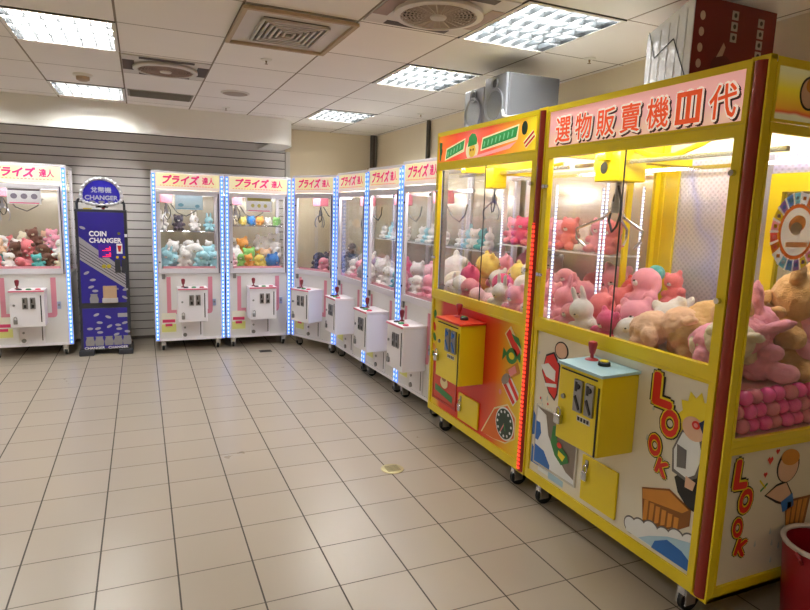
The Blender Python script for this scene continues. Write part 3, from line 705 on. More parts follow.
# ------------------------------------------------------------------ coin changer
NAVY = mat('changer_navy', '#2a2290', .3, 0, .12, 5., coat=.3); CHF = mat('changer_frame', '#3c3d44', .4, .3); CSIL = mat('changer_silver', '#a9a8b4', .35, .3); CBAG = mat('bag_grey', '#8c8a8e', .6, 0, .2, 20.)
t = thing('coin_changer', 'dark blue coin changer with an oval chrome sign on top', 'coin changer', (-.085, 4.93, 0))
CW = .50
def cz(py): return (354-py)*.01104
def cx(px): return (px-75)*.00965
MB().box(.0,CW,.0,.36,.06,1.60,.006).out('cabinet', CHF, t)
for x in (.0, CW-.13):
    MB().box(x-.02 if x == 0 else x, (x+.13) if x == 0 else x+.15, -.05,.38,.0,.06,.01).out('foot', CHF, t)
MB().tube([(.02,.06,1.60),(.02,.06,1.66),(.035,.06,1.70),(.07,.06,1.715),(CW-.07,.06,1.715),(CW-.035,.06,1.70),(CW-.02,.06,1.66),(CW-.02,.06,1.60)], .014, 10).out('top_bar', CHF, t, 'auto')
up = MB().box(.028,CW-.028,-.006,-.0005,.585,1.572,.002).out('upper_panel', NAVY, t)
lo = MB().box(.028,CW-.028,-.006,-.0005,.075,.525,.002).out('lower_panel', NAVY, t)
text('lettering', 'COIN', mat('letter_white','#f0f0f4',.5), up, cx(97), cz(232.5), -.0065, h=.058, w=.17, bold=.04)
text('lettering', 'CHANGER', MATS['letter_white'], up, cx(104.5), cz(239), -.0065, h=.055, w=.315, bold=.04)
MB().poly([(.03,1.31),(.03,1.06),(CW-.03,.74),(CW-.03,.95)], -.0078,-.0065).out('stripe', CSIL, up)
mb = MB()
for q in range(5): mb.poly([(.03,1.09+.035*q),(.03,1.098+.035*q),(CW-.03,.788+.03*q),(CW-.03,.78+.03*q)], -.0088,-.008)
mb.out('stripe_lines', CHF, up)
dsp = MB().box(cx(97),cx(110),-.012,-.009,cz(256),cz(243)).out('display', mat('display_purple','#4a24a0',.3), up)
mb = MB()
for z in (cz(247), cz(253)):
    mb.box(cx(104.5),cx(109),-.0135,-.0122,z-.003,z+.003); mb.box(cx(108.2),cx(109.2),-.0135,-.0122,z-.02,z+.02); mb.box(cx(101),cx(108.2),-.0135,-.0122,z-.0225,z-.018)
mb.out('red_digits', emis('digit_red','#ff2030',2.5), dsp)
for q in (113.2, 120): MB().box(cx(q),cx(q)+.055,-.014,-.009,cz(271),cz(258),.002).out('coin_return', CHF, up)
for q in (116, 123): MB().lathe([(.014,-.016),(.014,-.009)], (cx(q),0,cz(255.5)), 'y', 14).out('button', YELD, up)
for q in (102, 107): MB().lathe([(.022,-.013),(.022,-.009)], (cx(q),0,cz(264.5)), 'y', 16).out('yellow_sticker', mat('sticker_olive','#b8ab2c',.5), up)
MB().box(cx(115.5),cx(121.5),-.0095,-.0066,cz(252),cz(242)).out('notice', mat('letter_white','#fff'), up); MB().poly([(cx(116.3),cz(244)),(cx(120.7),cz(244)),(cx(119.6),cz(250)),(cx(117.4),cz(250))], -.0105,-.0097).out('cup_mark', RED, up)
MB().box(cx(124),cx(127),-.009,-.0066,cz(235.5),cz(232.5)).out('tag', MATS['letter_white'], up)
MB().lathe([(.016,-.012),(.016,-.0066)], (cx(118.5),0,cz(232)), 'y', 14).out('knob', mat('knob_olive','#6f7030',.5), up)
cb = MB().box(cx(100),cx(114),-.05,-.0066,cz(301),cz(284),.004).out('coin_cup', mat('cup_tan','#b89a7c',.5), up); MB().box(cx(99),cx(115),-.056,-.0066,cz(300.5),cz(296),.003).out('cup_lip', mat('cup_grey','#b9b6b6',.5), cb)
def coins(parent, L):
    for px, py, rot in L: MB().ell(cx(px), cz(py), .030, .014, -.0075, -.0066, 16, rot).out('coin_print', mat('coin_print','#a3a1b0',.4), parent)
def bag(parent, px, py, s=1.):
    X, Z = cx(px), cz(py)
    MB().poly([(X-.035*s,Z),(X+.035*s,Z),(X+.04*s,Z+.04*s),(X+.028*s,Z+.075*s),(X+.033*s,Z+.09*s),(X-.033*s,Z+.09*s),(X-.028*s,Z+.075*s),(X-.04*s,Z+.04*s)], -.0085, -.0066).out('bag_print', CBAG, parent)
coins(up, [(82,227,-.4),(84,271,.5),(90,278,.1),(88,285,.3),(123,288,.2),(122,296,-.5),(92,289,0),(113,287,-.2)]); bag(up, 90.5, 301, 1.1)
coins(lo, [(92,313,.4),(104,315.5,-.4),(95,321,-.1),(105,325,.5),(121,322,.3),(114,324,-.1),(85,327,0),(93,327,.2),(115,328,0),(95,331,0),(123.5,331,-.1),(112,333.5,.3)])
for px in (84.5, 94, 104, 113.5, 123): bag(lo, px, 344.5, 1.15)
MB().box(cx(114),cx(124),-.0085,-.0066,cz(316),cz(312)).out('label_sticker', CSIL, lo)
text('lettering', 'CHANGER', MATS['letter_white'], lo, CW*.27, cz(346.2)-.006, -.0090, h=.028, w=.2, bold=.03); text('lettering', 'CHANGER', MATS['letter_white'], lo, CW*.74, cz(346.2)-.006, -.0090, h=.028, w=.2, bold=.03)
sg = MB(); N = 40
def oval(k, a, b, n=N):
    out = []
    for q in range(n):
        th = 2*PI*q/n; x = a*math.cos(th); z = b*math.sin(th)
        if z < 0: z = -b*.5*(abs(math.sin(th))**.6)
        out.append((x, z))
    return out
SX, SZ = .262, 1.745
mb = MB().poly([(SX+x, SZ+z) for x, z in oval(0, .212, .205)], .02, .10); RIM = mat('sign_rim', '#dfe0e6', .3, .55); s_ = mb.out('oval_sign', RIM, t)
MB().poly([(SX+x, SZ+z) for x, z in oval(0, .180, .168)], .014, .0195).out('sign_face', mat('sign_navy','#28239a',.3, emit=.15), s_)
ov = oval(0, .197, .188, 120)
MB().tube([(SX+x, .014, SZ+z) for x, z in ov], [.009+.006*(1+math.cos(2*PI*q/5)) for q in range(120)], 8, True).out('bulb_rim', RIM, s_, True)
text('lettering', '兌幣機', mat('letter_silver','#b9bccb',.35,.2), s_, SX, SZ+.065, .0135, h=.062, w=.20, bold=.03)
text('lettering', 'CHANGER', MATS['letter_silver'], s_, SX, SZ-.018, .0135, h=.05, w=.32, bold=.04)
mb = MB()
for q in range(3): mb.ell(SX-.09+.09*q, SZ-.064, .032, .014, .012, .0138, 14)
mb.out('coin_print', CBAG, s_)
MB().box(SX-.06,SX+.06,.03,.09,1.62,1.65).out('sign_bracket', CHF, t)
MB().box(.08,.16,.05,.15,1.6005,1.612).out('paper_slip', YELD, t); MB().sph((.27,.12,1.612),.014,(1.4,1,.8),10).out('red_lamp', RED, t, True)

# ------------------------------------------------------------------ yellow claw machines
Y0 = 2.64
SIGN1 = ramp_mat('candy_sign', [(0.,'#f0cf2a'),(.12,'#f08a2c'),(.3,'#ee4a2a'),(.5,'#f27a6a'),(.65,'#ee5a3c'),(.85,'#f0a02e'),(1.,'#f2d628')], 0, 0., 1.34, emit=.45, wob=.25, scale=4.)
SIGN2 = ramp_mat('pink_sign', [(0.,'#e9a0a4'),(.2,'#f2bfb4'),(.5,'#f4c7ae'),(.75,'#f0b4b4'),(1.,'#efb3ae')], 2, 2.02, 2.26, emit=.38, wob=.10, scale=7.)
PANEL1 = ramp_mat('candy_panel', [(0.,'#e8cf1c'),(.09,'#e2b81c'),(.14,'#d9381f'),(.62,'#d3281a'),(.76,'#de5a1e'),(.9,'#e6b21e'),(1.,'#e9d01a')], 0, .04, 1.27, rough=.3, wob=.05, scale=3.)
ARTW = mat('art_white', '#e3dccb', .35, 0, .03, 3.); BLU = mat('art_blue', '#2e6fc0', .4); LBLU = mat('art_pale_blue', '#a8cbe0', .4); BLK = mat('art_black', '#1d1a1c', .5); ARED = mat('art_red', '#d8271f', .4); AYEL = mat('art_yellow', '#ecd62a', .4); AGRN = mat('art_green', '#2f7d3e', .4); FLESH = mat('art_flesh', '#e0b79c', .4); ORA = mat('art_orange', '#d08a34', .45, 0, .15, 12.); ORD_ = mat('art_brown', '#8a5420', .5); GRYB = mat('art_taupe', '#8b8078', .5); PALE = mat('art_cloud','#e9ecef',.4)
REDPL = mat('red_plate', '#c8351c', .35); LBP = mat('control_plate_blue','#a9cfdc',.35)
def yellow_machine(yl, W, H, label, kind):
    D = .90; t = thing('claw_machine', label, 'claw machine', (Y0, yl, 0), -PI/2, None)
    zb = .125; zs0, zs1 = 2.045, 2.235; zl = 1.024 if kind == 1 else 1.032
    base = MB().box(.0,W,.006,D,zb,zb+.02).out('base_plate', YEL, t)
    # front lower frame and panel
    pil = .078
    fr = frame_box(MB(), .0, W-pil, zb, zl+.012, .028, .0, .03, .058, .014).out('lower_frame', YEL, t)
    pan = MB().box(.026,W-pil-.026,.012,.02,zb+.05,zl+.005).out('front_panel', PANEL1 if kind == 1 else ARTW, t)
    # window frame
    wf = frame_box(MB(), .0, W-pil, zl+.014, zs0-.001, .036, -.004, .03, .060, .045).out('window_frame', YEL, t)
    gp = MB().box(.03,W-pil-.03,.010,.015,zl+.09,zs0-.04).out('glass_pane', GLASS, wf)
    gx = .5*(W-pil)+ (.07 if kind == 1 else -.0)
    MB().box(gx-.003,gx+.003,.005,.0095,zl+.05,zs0-.03).out('glass_seam', DARK, wf)
    for z in (zl+.32, zs0-.2):
        MB().lathe([(.012,-.022),(.012,-.0045)], (.02,0,z), 'y', 12).box(.012,.055,-.020,-.012,z-.008,z+.008).out('hinge', CHROME, wf)
        MB().lathe([(.012,-.022),(.012,-.0045)], (W-pil-.02,0,z+.02), 'y', 12).out('hinge', CHROME, wf)
    # sign
    sf = frame_box(MB(), .0, W-pil, zs0, H, .016, -.004, .03, .012, .03).out('sign_frame', YEL, t)
    sg = MB().box(.014,W-pil-.014,.002,.012,zs0+.01,H-.028).out('sign', SIGN1 if kind == 1 else SIGN2, t)
    # pillar at the right: two yellow edges and a red tube
    MB().box(W-pil,W-.069,-.006,.03,zb,H,.002).box(W-.009,W,-.006,.03,zb,H,.002).box(W-pil,W,-.002,.03,H-.012,H+.004).box(W-pil,W,-.004,.03,zb-.0,zb+.012).out('pillar', YEL, t)
    tube = MB().tube([(W-.039,.012,zb+.013),(W-.039,.012,H-.013)], .0285, 16).out('light_tube', REDTUBE, t, 'auto')
    if kind == 1:
        MB().box(W-.050,W-.028,-.0215,-.0165,zb+.03,1.64).out('red_lights', REDLED, tube)
    # body sides
    MB().box(.0,.02,.031,D,zb+.021,zl).out('side_panel', YEL, t)
    if kind == 1: MB().box(W-.02,W,.031,D,zb+.021,zl).out('side_panel', YEL, t)
    for x in (.0,): MB().box(x,x+.03,D-.05,D,zl+.001,H-.02).out('back_post', YEL, t)
    MB().box(W-.03,W,D-.05,D,zl+.001 if kind == 1 else zb+.02,H-.02).out('back_post', YEL, t)
    MB().box(.0,W,.031,D,H-.02,H-.001).out('roof', mat('roof_white','#e4e2de',.5), t)
    for x0 in ((.0, W-.02) if kind == 1 else (.0,)): MB().box(x0,x0+.02,.031,D-.051,zs0-.03,H-.021).out('top_rail', YEL, t)
    # left side window: clear with a yellow door frame
    sw = bpy.data.objects.new('side_window', None)
    fb = MB()
    for a, b_ in ((.60,.64),(.815,.85)): fb.box(.002,.018,a,b_,zl+.001,zs0-.031)
    fb.box(.002,.018,.64,.815,1.15,1.2); fb.box(.002,.018,.64,.815,zs0-.08,zs0-.031)
    sdf = fb.out('side_door_frame', YEL if kind == 2 else WHITE, t)
    MB().box(.007,.012,.031,.598,zl+.001,zs0-.031).out('side_glass', GLASS, t); MB().box(.007,.012,.64,.815,1.2,zs0-.08).out('door_glass', GLASS, sdf)
    # interior
    MB().cyl((.1,.06,zs0-.02),(W-.15,.06,zs0-.02),.013,8).out('lamp_tube', YLAMP, t, 'auto')
    MB().cyl((.1,D-.1,zs0+.1),(W-.15,D-.1,zs0+.1),.013,8).out('lamp_tube', YLAMP, t, 'auto')
    if kind == 2: MB().cyl((W-.10,.1,zs0+.12),(W-.10,D-.12,zs0+.12),.013,8).out('lamp_tube', YLAMP, t, 'auto')  # extra tube added to brighten the toys at the side glass
    for yy in (.18, .66): MB().box(.03,W-.03,yy,yy+.022,1.955,1.975).out('gantry_rail', CHROME, t)
    casters(t, W, D, zb, .054, *((.22,.135) if kind == 1 else (.124,.132)))
    bpy.context.view_layer.update()
    return t, pan, sg, t.matrix_world.copy(), dict(zl=zl, zs0=zs0, W=W, D=D)
def led_line(t, x, y, z0, z1, face='x'):
    l = MB().box(x,x+.004,y-.008,y+.008,z0,z1).out('led_strip', mat('led_backing','#dfe3ea',.4), t)
    MB().box(x+.0042,x+.008,y-.004,y+.004,z0+.01,z1-.01).out('led_dots', LEDSOFT, l)
def deco(name, m, parent, pts, lay): return MB().poly(pts, .012-.0012*lay-.001, .012-.0012*lay+.0001).out(name, m, parent)
def decoell(name, m, parent, c, rx, rz, lay, rot=0., n=24): return MB().ell(c[0], c[1], rx, rz, .012-.0012*lay-.001, .012-.0012*lay+.0001, n, rot).out(name, m, parent)
def lay_y(l): return .012-.0012*l
def look(parent, letters, y=None):
    for ch, x, z, h, w, rot in letters:
        text('letter', ch, BLK, parent, x, z, lay_y(2.2), h=h*1.20, w=w*1.26, bold=.15, rot=rot)
        text('letter', ch, AYEL, parent, x, z, lay_y(3.2), h=h*1.10, w=w*1.12, bold=.10, rot=rot)
        text('letter', ch, ARED, parent, x, z, lay_y(4.2), h=h*1.0, w=w*.98, bold=.05, rot=rot)

def control(t, x0, x1, z0, z1, pr, topm, slot_m, ztop_back, joy):
    b = MB().box(x0,x1,-pr,.0112,z0,z1,.004).out('control_box', YEL, t)
    # sloping top plate
    mb = MB(); bm = mb.bm
    a = [bm.verts.new(p) for p in ((x0-.008,-pr-.012,z1+.001),(x1+.008,-pr-.012,z1+.001),(x1+.008,.0112,ztop_back-.012),(x0-.008,.0112,ztop_back-.012),(x0-.008,-pr-.012,z1+.014),(x1+.008,-pr-.012,z1+.014),(x1+.008,.0112,ztop_back),(x0-.008,.0112,ztop_back))]
    for q in ((0,3,2,1),(4,5,6,7),(0,1,5,4),(1,2,6,5),(2,3,7,6),(3,0,4,7)): bm.faces.new([a[i] for i in q])
    tp = mb.out('top_plate', topm, b)
    sl = (ztop_back-z1-.014)/(pr+.023)
    def zt(y): return z1+.014+(y+pr+.012)*sl
    jy = joy[1]; jx = x0+joy[0]
    MB().lathe([(.034,zt(jy)+.001),(.03,zt(jy)+.006),(.009,zt(jy)+.012),(.009,zt(jy)+.03),(.014,zt(jy)+.036),(.023,zt(jy)+.08),(.02,zt(jy)+.092),(.007,zt(jy)+.096)], (jx,jy,0), 'z', 18).out('joystick', mat('stick_red','#a9303a',.35), b, 'auto')
    MB().lathe([(.03,zt(jy)+.001),(.028,zt(jy)+.016),(.022,zt(jy)+.02)], (jx+.11,jy-.02,0), 'z', 18).out('button', BLACK if topm is LBP else DARK, b, 'auto')
    MB().lathe([(.02,zt(jy)+.0205),(.018,zt(jy)+.026)], (jx+.11,jy-.02,0), 'z', 18).out('button_cap', AYEL if topm is LBP else GREEN, b, 'auto')
    fy = -pr-.0005
    w = x1-x0
    for q in range(2):
        sx = x0+w*.42+ w*.26*q; c = MB().box(sx,sx+w*.19,fy-.014,fy,z1-.20,z1-.045,.003).out('coin_slot', STEEL, b)
        MB().box(sx+.012,sx+.026,fy-.017,fy-.0142,z1-.10,z1-.055).poly([(sx+.008,z1-.13),(sx+.02,z1-.12),(sx+w*.17,z1-.18),(sx+w*.14,z1-.19)], fy-.018, fy-.0142).lathe([(.013,fy-.02),(.013,fy-.0142)], (sx+w*.11,0,z1-.075), 'y', 12).out('slot_opening', slot_m, c)
    MB().box(x1-.022,x1-.012,fy-.003,fy,z0+.0,z1-.05).out('door_gap', BLACK, b)
    MB().box(x0+.02,x1-.03,fy-.006,fy,z1-.022,z1-.016).out('door_gap', BLACK, b)
    MB().box(x0+w*.5,x0+w*.8,fy-.002,fy,z1-.245,z1-.217).out('notice', mat('notice_grey','#d6d2c4',.5), b)
    mb = MB()
    for q in range(4): mb.box(x0+w*(.52+.07*q),x0+w*(.57+.07*q),fy-.003,fy-.0021,z1-.240,z1-.222)
    mb.out('notice_print', DARK, b)
    MB().lathe([(.012,fy-.01),(.013,fy)], (x0+.045,0,z1-.155), 'y', 14).out('lock', STEEL, b)
    pl = MB().box(x0+.008,x0+.052,fy-.03,fy,z1-.30,z1-.25,.008).out('padlock', CHROME, b)
    MB().tube([(x0+.014,fy-.015,z1-.25),(x0+.017,fy-.015,z1-.225),(x0+.03,fy-.015,z1-.214),(x0+.043,fy-.015,z1-.225),(x0+.046,fy-.015,z1-.25)], .005, 6).out('shackle', CHROME, pl)
    return b
def hatch(t, x0, x1, z0, z1):
    d = MB().box(x0,x1,-.002,.0112,z0,z1,.004).out('lower_door', YEL, t)
    p = MB().box(x0+.02,x0+.055,-.022,-.0025,z1-.13,z1-.08,.005).out('padlock', CHROME, d)
    MB().tube([(x0+.025,-.012,z1-.08),(x0+.027,-.012,z1-.055),(x0+.038,-.012,z1-.045),(x0+.049,-.012,z1-.055),(x0+.051,-.012,z1-.08)], .0045, 6).out('shackle', CHROME, p)
    MB().box(x0+.03,x0+.05,-.006,-.0025,z1-.06,z1-.02).out('hasp', STEEL, d)

# --- red-fronted machine (nearer the white ones)
YL1 = 1.812
t1, pan1, sg1, mw1, g1 = yellow_machine(YL1, 1.345, 2.275, 'yellow claw machine with a red candy-printed front, left of the two', 1)
def X1(Y): return YL1-Y
control(t1, X1(1.345), X1(1.008), .54, .948, .18, REDPL, BLU, .965, (.08,-.055))
hatch(t1, X1(1.315), X1(1.035), .205, .40)
pd = frame_box(MB(), X1(1.75), X1(1.36), .235, .60, .014, .004, .0112).out('prize_door', mat('prize_door_red','#b32a1a',.35), t1)
MB().box(X1(1.735), X1(1.375), .0075, .0112, .25, .585).out('door_flap', mat('flap_red','#c83a20',.2), pd)
deco('door_print', AGRN, pd, [(X1(1.70),.31),(X1(1.42),.275),(X1(1.42),.325),(X1(1.70),.36)], 5); decoell('door_print', mat('art_cream','#e8d8a8',.4), pd, (X1(1.56),.40), .06, .045, 5); decoell('door_print', ORD_, pd, (X1(1.56),.43), .035, .02, 6)
x = X1
# printed candy and clock
def quad(c, d, w):   # bar from c to d of width w
    v = Vector((d[0]-c[0], d[1]-c[1])).normalized(); n = Vector((-v.y, v.x))*w/2
    return [(c[0]+n.x,c[1]+n.y),(c[0]-n.x,c[1]-n.y),(d[0]-n.x,d[1]-n.y),(d[0]+n.x,d[1]+n.y)]
deco('candy_print', MATS['art_cream'], pan1, quad((x(.745),1.0-.03),(x(.605),.83),.085), 1); deco('candy_print', ARED, pan1, quad((x(.742),.96),(x(.612),.84),.055), 2)
deco('candy_print', AGRN, pan1, [(x(.70),.955),(x(.62),.94),(x(.585),.88),(x(.66),.915)], 3)
decoell('candy_print', AGRN, pan1, (x(.685),.815), .062, .05, 2, .4); deco('candy_print', AGRN, pan1, [(x(.78),.85),(x(.735),.82),(x(.79),.765)], 2); deco('candy_print', AGRN, pan1, [(x(.60),.86),(x(.635),.82),(x(.59),.79)], 2)
decoell('candy_print', AYEL, pan1, (x(.685),.815), .03, .022, 3)
deco('candy_print', ORA, pan1, quad((x(.73),.68),(x(.60),.76),.07), 2); deco('candy_print', mat('art_pink','#e38a8a',.4), pan1, quad((x(.70),.70),(x(.63),.745),.045), 3)
deco('candy_print', PALE, pan1, quad((x(.735),.655),(x(.605),.545),.11), 2); 
deco('candy_print', ARED, pan1, quad((x(.75),.625),(x(.63),.525),.03), 3); deco('candy_print', ARED, pan1, quad((x(.70),.665),(x(.59),.56),.03), 3); decoell('candy_print', GRYB, pan1, (x(.735),.655), .05, .03, 4, .7)
decoell('candy_print', MATS['art_pink'], pan1, (x(.79),.555), .014, .018, 2)
deco('hand_print', mat('art_cream','#e8d8a8'), pan1, [(x(1.0),.215),(x(.85),.43),(x(.70),.50),(x(.60),.44),(x(.60),.30),(x(.70),.235),(x(.86),.215)], 1); deco('hand_print', mat('art_hand','#dd6a24',.4), pan1, [(x(.985),.215),(x(.845),.42),(x(.70),.488),(x(.61),.43),(x(.61),.305),(x(.70),.245),(x(.84),.22)], 2)
ck = decoell('clock_print', PALE, pan1, (x(.716),.363), .105, .108, 3, 0, 32); MB().ell(x(.716),.363,.095,.098,lay_y(5)-.001,lay_y(5)+.0012,32).out('clock_dial', mat('clock_dark','#1f3a2c',.4), ck)
mb = MB()
for q in range(12):
    a = 2*PI*q/12; mb.ell(x(.716)+.078*math.cos(a), .363+.08*math.sin(a), .009,.009, lay_y(6.2)-.001, lay_y(6.2), 10)
mb.out('clock_marks', PALE, ck)
MB().poly(quad((x(.716),.363),(x(.755),.30),.008), lay_y(6.4)-.001, lay_y(6.4)).out('clock_hand', mat('art_pink','#e38a8a'), ck); MB().poly(quad((x(.716),.363),(x(.70),.32),.01), lay_y(6.8)-.001, lay_y(6.8)).out('clock_hand', AGRN, ck)
for q, (yy, zz_, mm) in enumerate(((1.765,.90,AGRN),(1.77,.80,ARED),(1.762,.72,AGRN),(1.765,.64,ORA),(1.765,.58,AGRN))):
    decoell('candy_print', mm, pan1, (x(yy)+.005, zz_), .022, .035, 1, .3*q)
# sign print
def sgn(Y): return YL1-Y
def sdeco(name, m, pts, l): return MB().poly(pts, .002-.001*l-.0008, .002-.001*l).out(name, m, sg1)
CREAMO = mat('sign_cream','#f4e6b8',.4, emit=.35); SGR2 = mat('sign_green_pale','#7fcf9a',.4, emit=.25); SGRN = mat('sign_green','#2c9a4c',.4, emit=.25)
for x0, z0, x1_, z1, n in ((.14,2.105,.40,2.155,5),(.65,2.135,1.05,2.175,8)):
    sdeco('lettering_outline', CREAMO, [(x0-.02,z0-.04),(x1_+.01,z1-.045),(x1_+.02,z1+.045),(x0,z0+.045)], 1)
    sdeco('lettering', SGRN, [(x0-.004,z0-.030),(x1_-.004,z1-.028),(x1_+.012,z1+.034),(x0+.012,z0+.036)], 2)
    for q in range(n):
        a = x0+.02+(x1_-x0-.03)*q/n; za = z0+(z1-z0)*(q+.3)/n
        sdeco('lettering_streak', SGR2, [(a,za-.018),(a+.012,za-.016),(a+.022,za+(.02 if q % 2 else .012)),(a+.010,za+.02)], 3)
MB().ell(.52,2.115,.085,.072,-.0006,.0004).out('mascot_outline', CREAMO, sg1); 
MB().ell(.525,2.105,.045,.042,-.0022,-.0012).out('round_face', mat('sign_yellow','#f2c84a',.4,emit=.3), sg1); MB().ell(.508,2.112,.007,.009,-.0034,-.0024,10).ell(.54,2.114,.007,.009,-.0034,-.0024,10).out('dot_eyes', BLK, sg1)
MB().poly([(.465,2.135),(.585,2.145),(.59,2.18),(.56,2.215),(.515,2.222),(.48,2.2)], -.0046,-.0036).out('green_cap', SGRN, sg1)
MB().ell(1.13,2.19,.03,.04,-.001,.0,20).out('clock_print', mat('clock_dark','#1f3a2c'), sg1); MB().poly(quad((1.14,2.09),(1.23,2.15),.05), -.001,.0).out('striped_box_print', CREAMO, sg1)
MB().poly(quad((1.135,2.10),(1.225,2.16),.012), -.0022,-.0012).poly(quad((1.15,2.08),(1.235,2.135),.012), -.0022,-.0012).out('striped_box_print', ARED, sg1)
MB().ell(.055,2.135,.022,.03,-.001,.0,20).out('clock_print', mat('clock_dark','#1f3a2c'), sg1); MB().poly([(.04,2.08),(.06,2.06),(.075,2.2),(.03,2.2)], -.0022,-.0012).out('leaf_print', AGRN, sg1)
MB().poly([(.42,2.06),(.62,2.075),(.9,2.10),(1.05,2.12),(.98,2.085),(.6,2.055)], -.001,.0).out('pink_swirl', mat('sign_pink','#f3a9a6',.4,emit=.35), sg1)
# interior of the red-fronted machine
MB().box(.022,g1['W']-.022,.04,g1['D']-.03,.93,.985).out('play_field', mat('field_pink','#e6a3ae',.5), t1)
MB().box(.022,g1['W']-.032,g1['D']-.025,g1['D']-.015,.99,2.02).out('back_panel', BACKP, t1)
MB().box(g1['W']-.014,g1['W']-.008,.031,g1['D']-.052,.99,2.01).out('side_glass', GLASS, t1)
led_line(t1, .022, .59, 1.0, 1.86)
MB().box(.022,.05,.04,.075,1.0,2.0).out('inner_post', GREYMETAL, t1)
claw(t1, .55, .18, 2.0, 1.86, YEL, .62, .12)
MB().box(.2,.26,.1,.75,1.98,2.03,.004).out('gantry_beam', YEL, t1)
MB().tube([(.55,.18,2.0),(.62,.24,1.96),(.75,.32,1.97),(1.0,.4,2.02)], .012, 8).out('hose', YEL, t1, 'auto')
MB().box(.025,g1['W']-.03,.56,.80,1.445,1.455).out('shelf', mat('acrylic_shelf','#e6e9ec'), t1)
MA = 'red-fronted yellow machine'
pile(mw1, MA, 'toys in the red-fronted yellow machine', [
    ('front', .17, .985, .24, .16, 1.14, 'white dog, pink dog, pale pink seal, white rabbit, pink bear, pale pink seal'),
    ('middle', .36, 1.0, .3, .16, 1.1, 'hot pink bear, white bear, hot pink dog, white dog, pink bear, pink rabbit'),
    ('back', .6, 1.03, .32, .14, 1.1, 'pink bear, pink dog, hot pink bear, pale pink bear, pink bear, pink dog'),
    ('top', .44, 1.2, .22, .14, 1.1, 'yellow ball, pink bear, yellow ball, white bear, coral bear, pink dog'),
    ('rear', .74, 1.1, .3, .14, 1.2, 'pink bear, white bear, hot pink dog, coral bear, pink bear'),
    ('shelf', .66, 1.455, .22, .1, 1.24, 'pink bear, hot pink bear, coral rabbit, pink bear, pink ball, coral bear, white dog, pink bear, coral bear')], g1['W'], .84)

# --- white-fronted machine (nearest)
YL2 = .46
t2, pan2, sg2, mw2, g2 = yellow_machine(YL2, 1.288, 2.275, 'big yellow claw machine with a white printed front, nearest at the right', 2)
def X2(Y): return YL2-Y
x = X2; W2 = g2['W']; D2 = g2['D']
control(t2, X2(-.05), X2(-.35), .59, .968, .205, LBP, DARK, .988, (.055,-.060))
hatch(t2, X2(-.03), X2(-.285), .215, .46)
# prize door with rounded outline
pd = frame_box(MB(), X2(.395), X2(.02), .245, .60, .012, .004, .0112).out('prize_door', mat('prize_door_clear','#c9c6bd',.25), t2)
MB().box(X2(.385), X2(.03), .0078, .0112, .256, .588).out('door_flap', mat('flap_taupe','#7d7168',.3), pd)
deco('print', PALE, pd, [(X2(.385),.588),(X2(.30),.56),(X2(.27),.45),(X2(.22),.39),(X2(.10),.30),(X2(.03),.28),(X2(.03),.256),(X2(.385),.256)], 5)
deco('print', BLU, pd, [(X2(.385),.50),(X2(.35),.50),(X2(.335),.44),(X2(.36),.39),(X2(.385),.39)], 6); deco('print', BLU, pd, [(X2(.385),.36),(X2(.30),.345),(X2(.24),.28),(X2(.24),.256),(X2(.385),.256)], 6)
deco('print', AGRN, pd, [(X2(.23),.52),(X2(.18),.54),(X2(.19),.45),(X2(.10),.40),(X2(.08),.36),(X2(.14),.325),(X2(.2),.36),(X2(.24),.42)], 7); deco('print', AYEL, pd, [(X2(.17),.40),(X2(.11),.385),(X2(.13),.35),(X2(.17),.37)], 8); decoell('print', ARED, pd, (X2(.165),.43), .02, .016, 8)
# waves below and beside
deco('wave_print', BLU, pan2, [(x(.42),.235),(x(.42),.345),(x(.30),.24),(x(.22),.235)], 1) ; deco('wave_print', BLU, pan2, [(x(.428),.40),(x(.428),.55),(x(.40),.52),(x(.40),.41)], 1)
deco('wave_print', PALE, pan2, [(x(.35),.24),(x(.28),.265),(x(.16),.24),(x(.16),.21),(x(.35),.21)], 1); deco('wave_print', LBLU, pan2, [(x(.25),.24),(x(.12),.235),(x(.12),.20),(x(.25),.20)], 2)
# red-coated figure
deco('figure_print', BLK, pan2, [(x(.375),.80),(x(.345),.905),(x(.275),.935),(x(.215),.87),(x(.225),.70),(x(.245),.66),(x(.30),.69)], 1)
deco('figure_print', ARED, pan2, [(x(.368),.80),(x(.34),.895),(x(.28),.922),(x(.225),.865),(x(.23),.71),(x(.247),.672),(x(.295),.70)], 2)
deco('figure_print', PALE, pan2, [(x(.385),.835),(x(.32),.86),(x(.25),.83),(x(.25),.77),(x(.33),.78)], 3); deco('figure_print', PALE, pan2, quad((x(.335),.73),(x(.235),.75),.02), 3)
decoell('figure_print', BLK, pan2, (x(.215),.955), .058, .05, 1); decoell('figure_print', FLESH, pan2, (x(.215),.955), .05, .043, 2)
for q, (yy, zz_) in enumerate(((.37,.64),(.30,.625),(.34,.58),(.41,.90))): decoell('spot_print', ARED if q < 2 else LBLU, pan2, (x(yy),zz_), .006, .008, 1)
look(pan2, [('L',x(-.495),.937,.15,.115,.0),('O',x(-.548),.803,.125,.095,-.1),('O',x(-.479),.678,.10,.072,.1),('K',x(-.532),.591,.075,.068,-.25)])
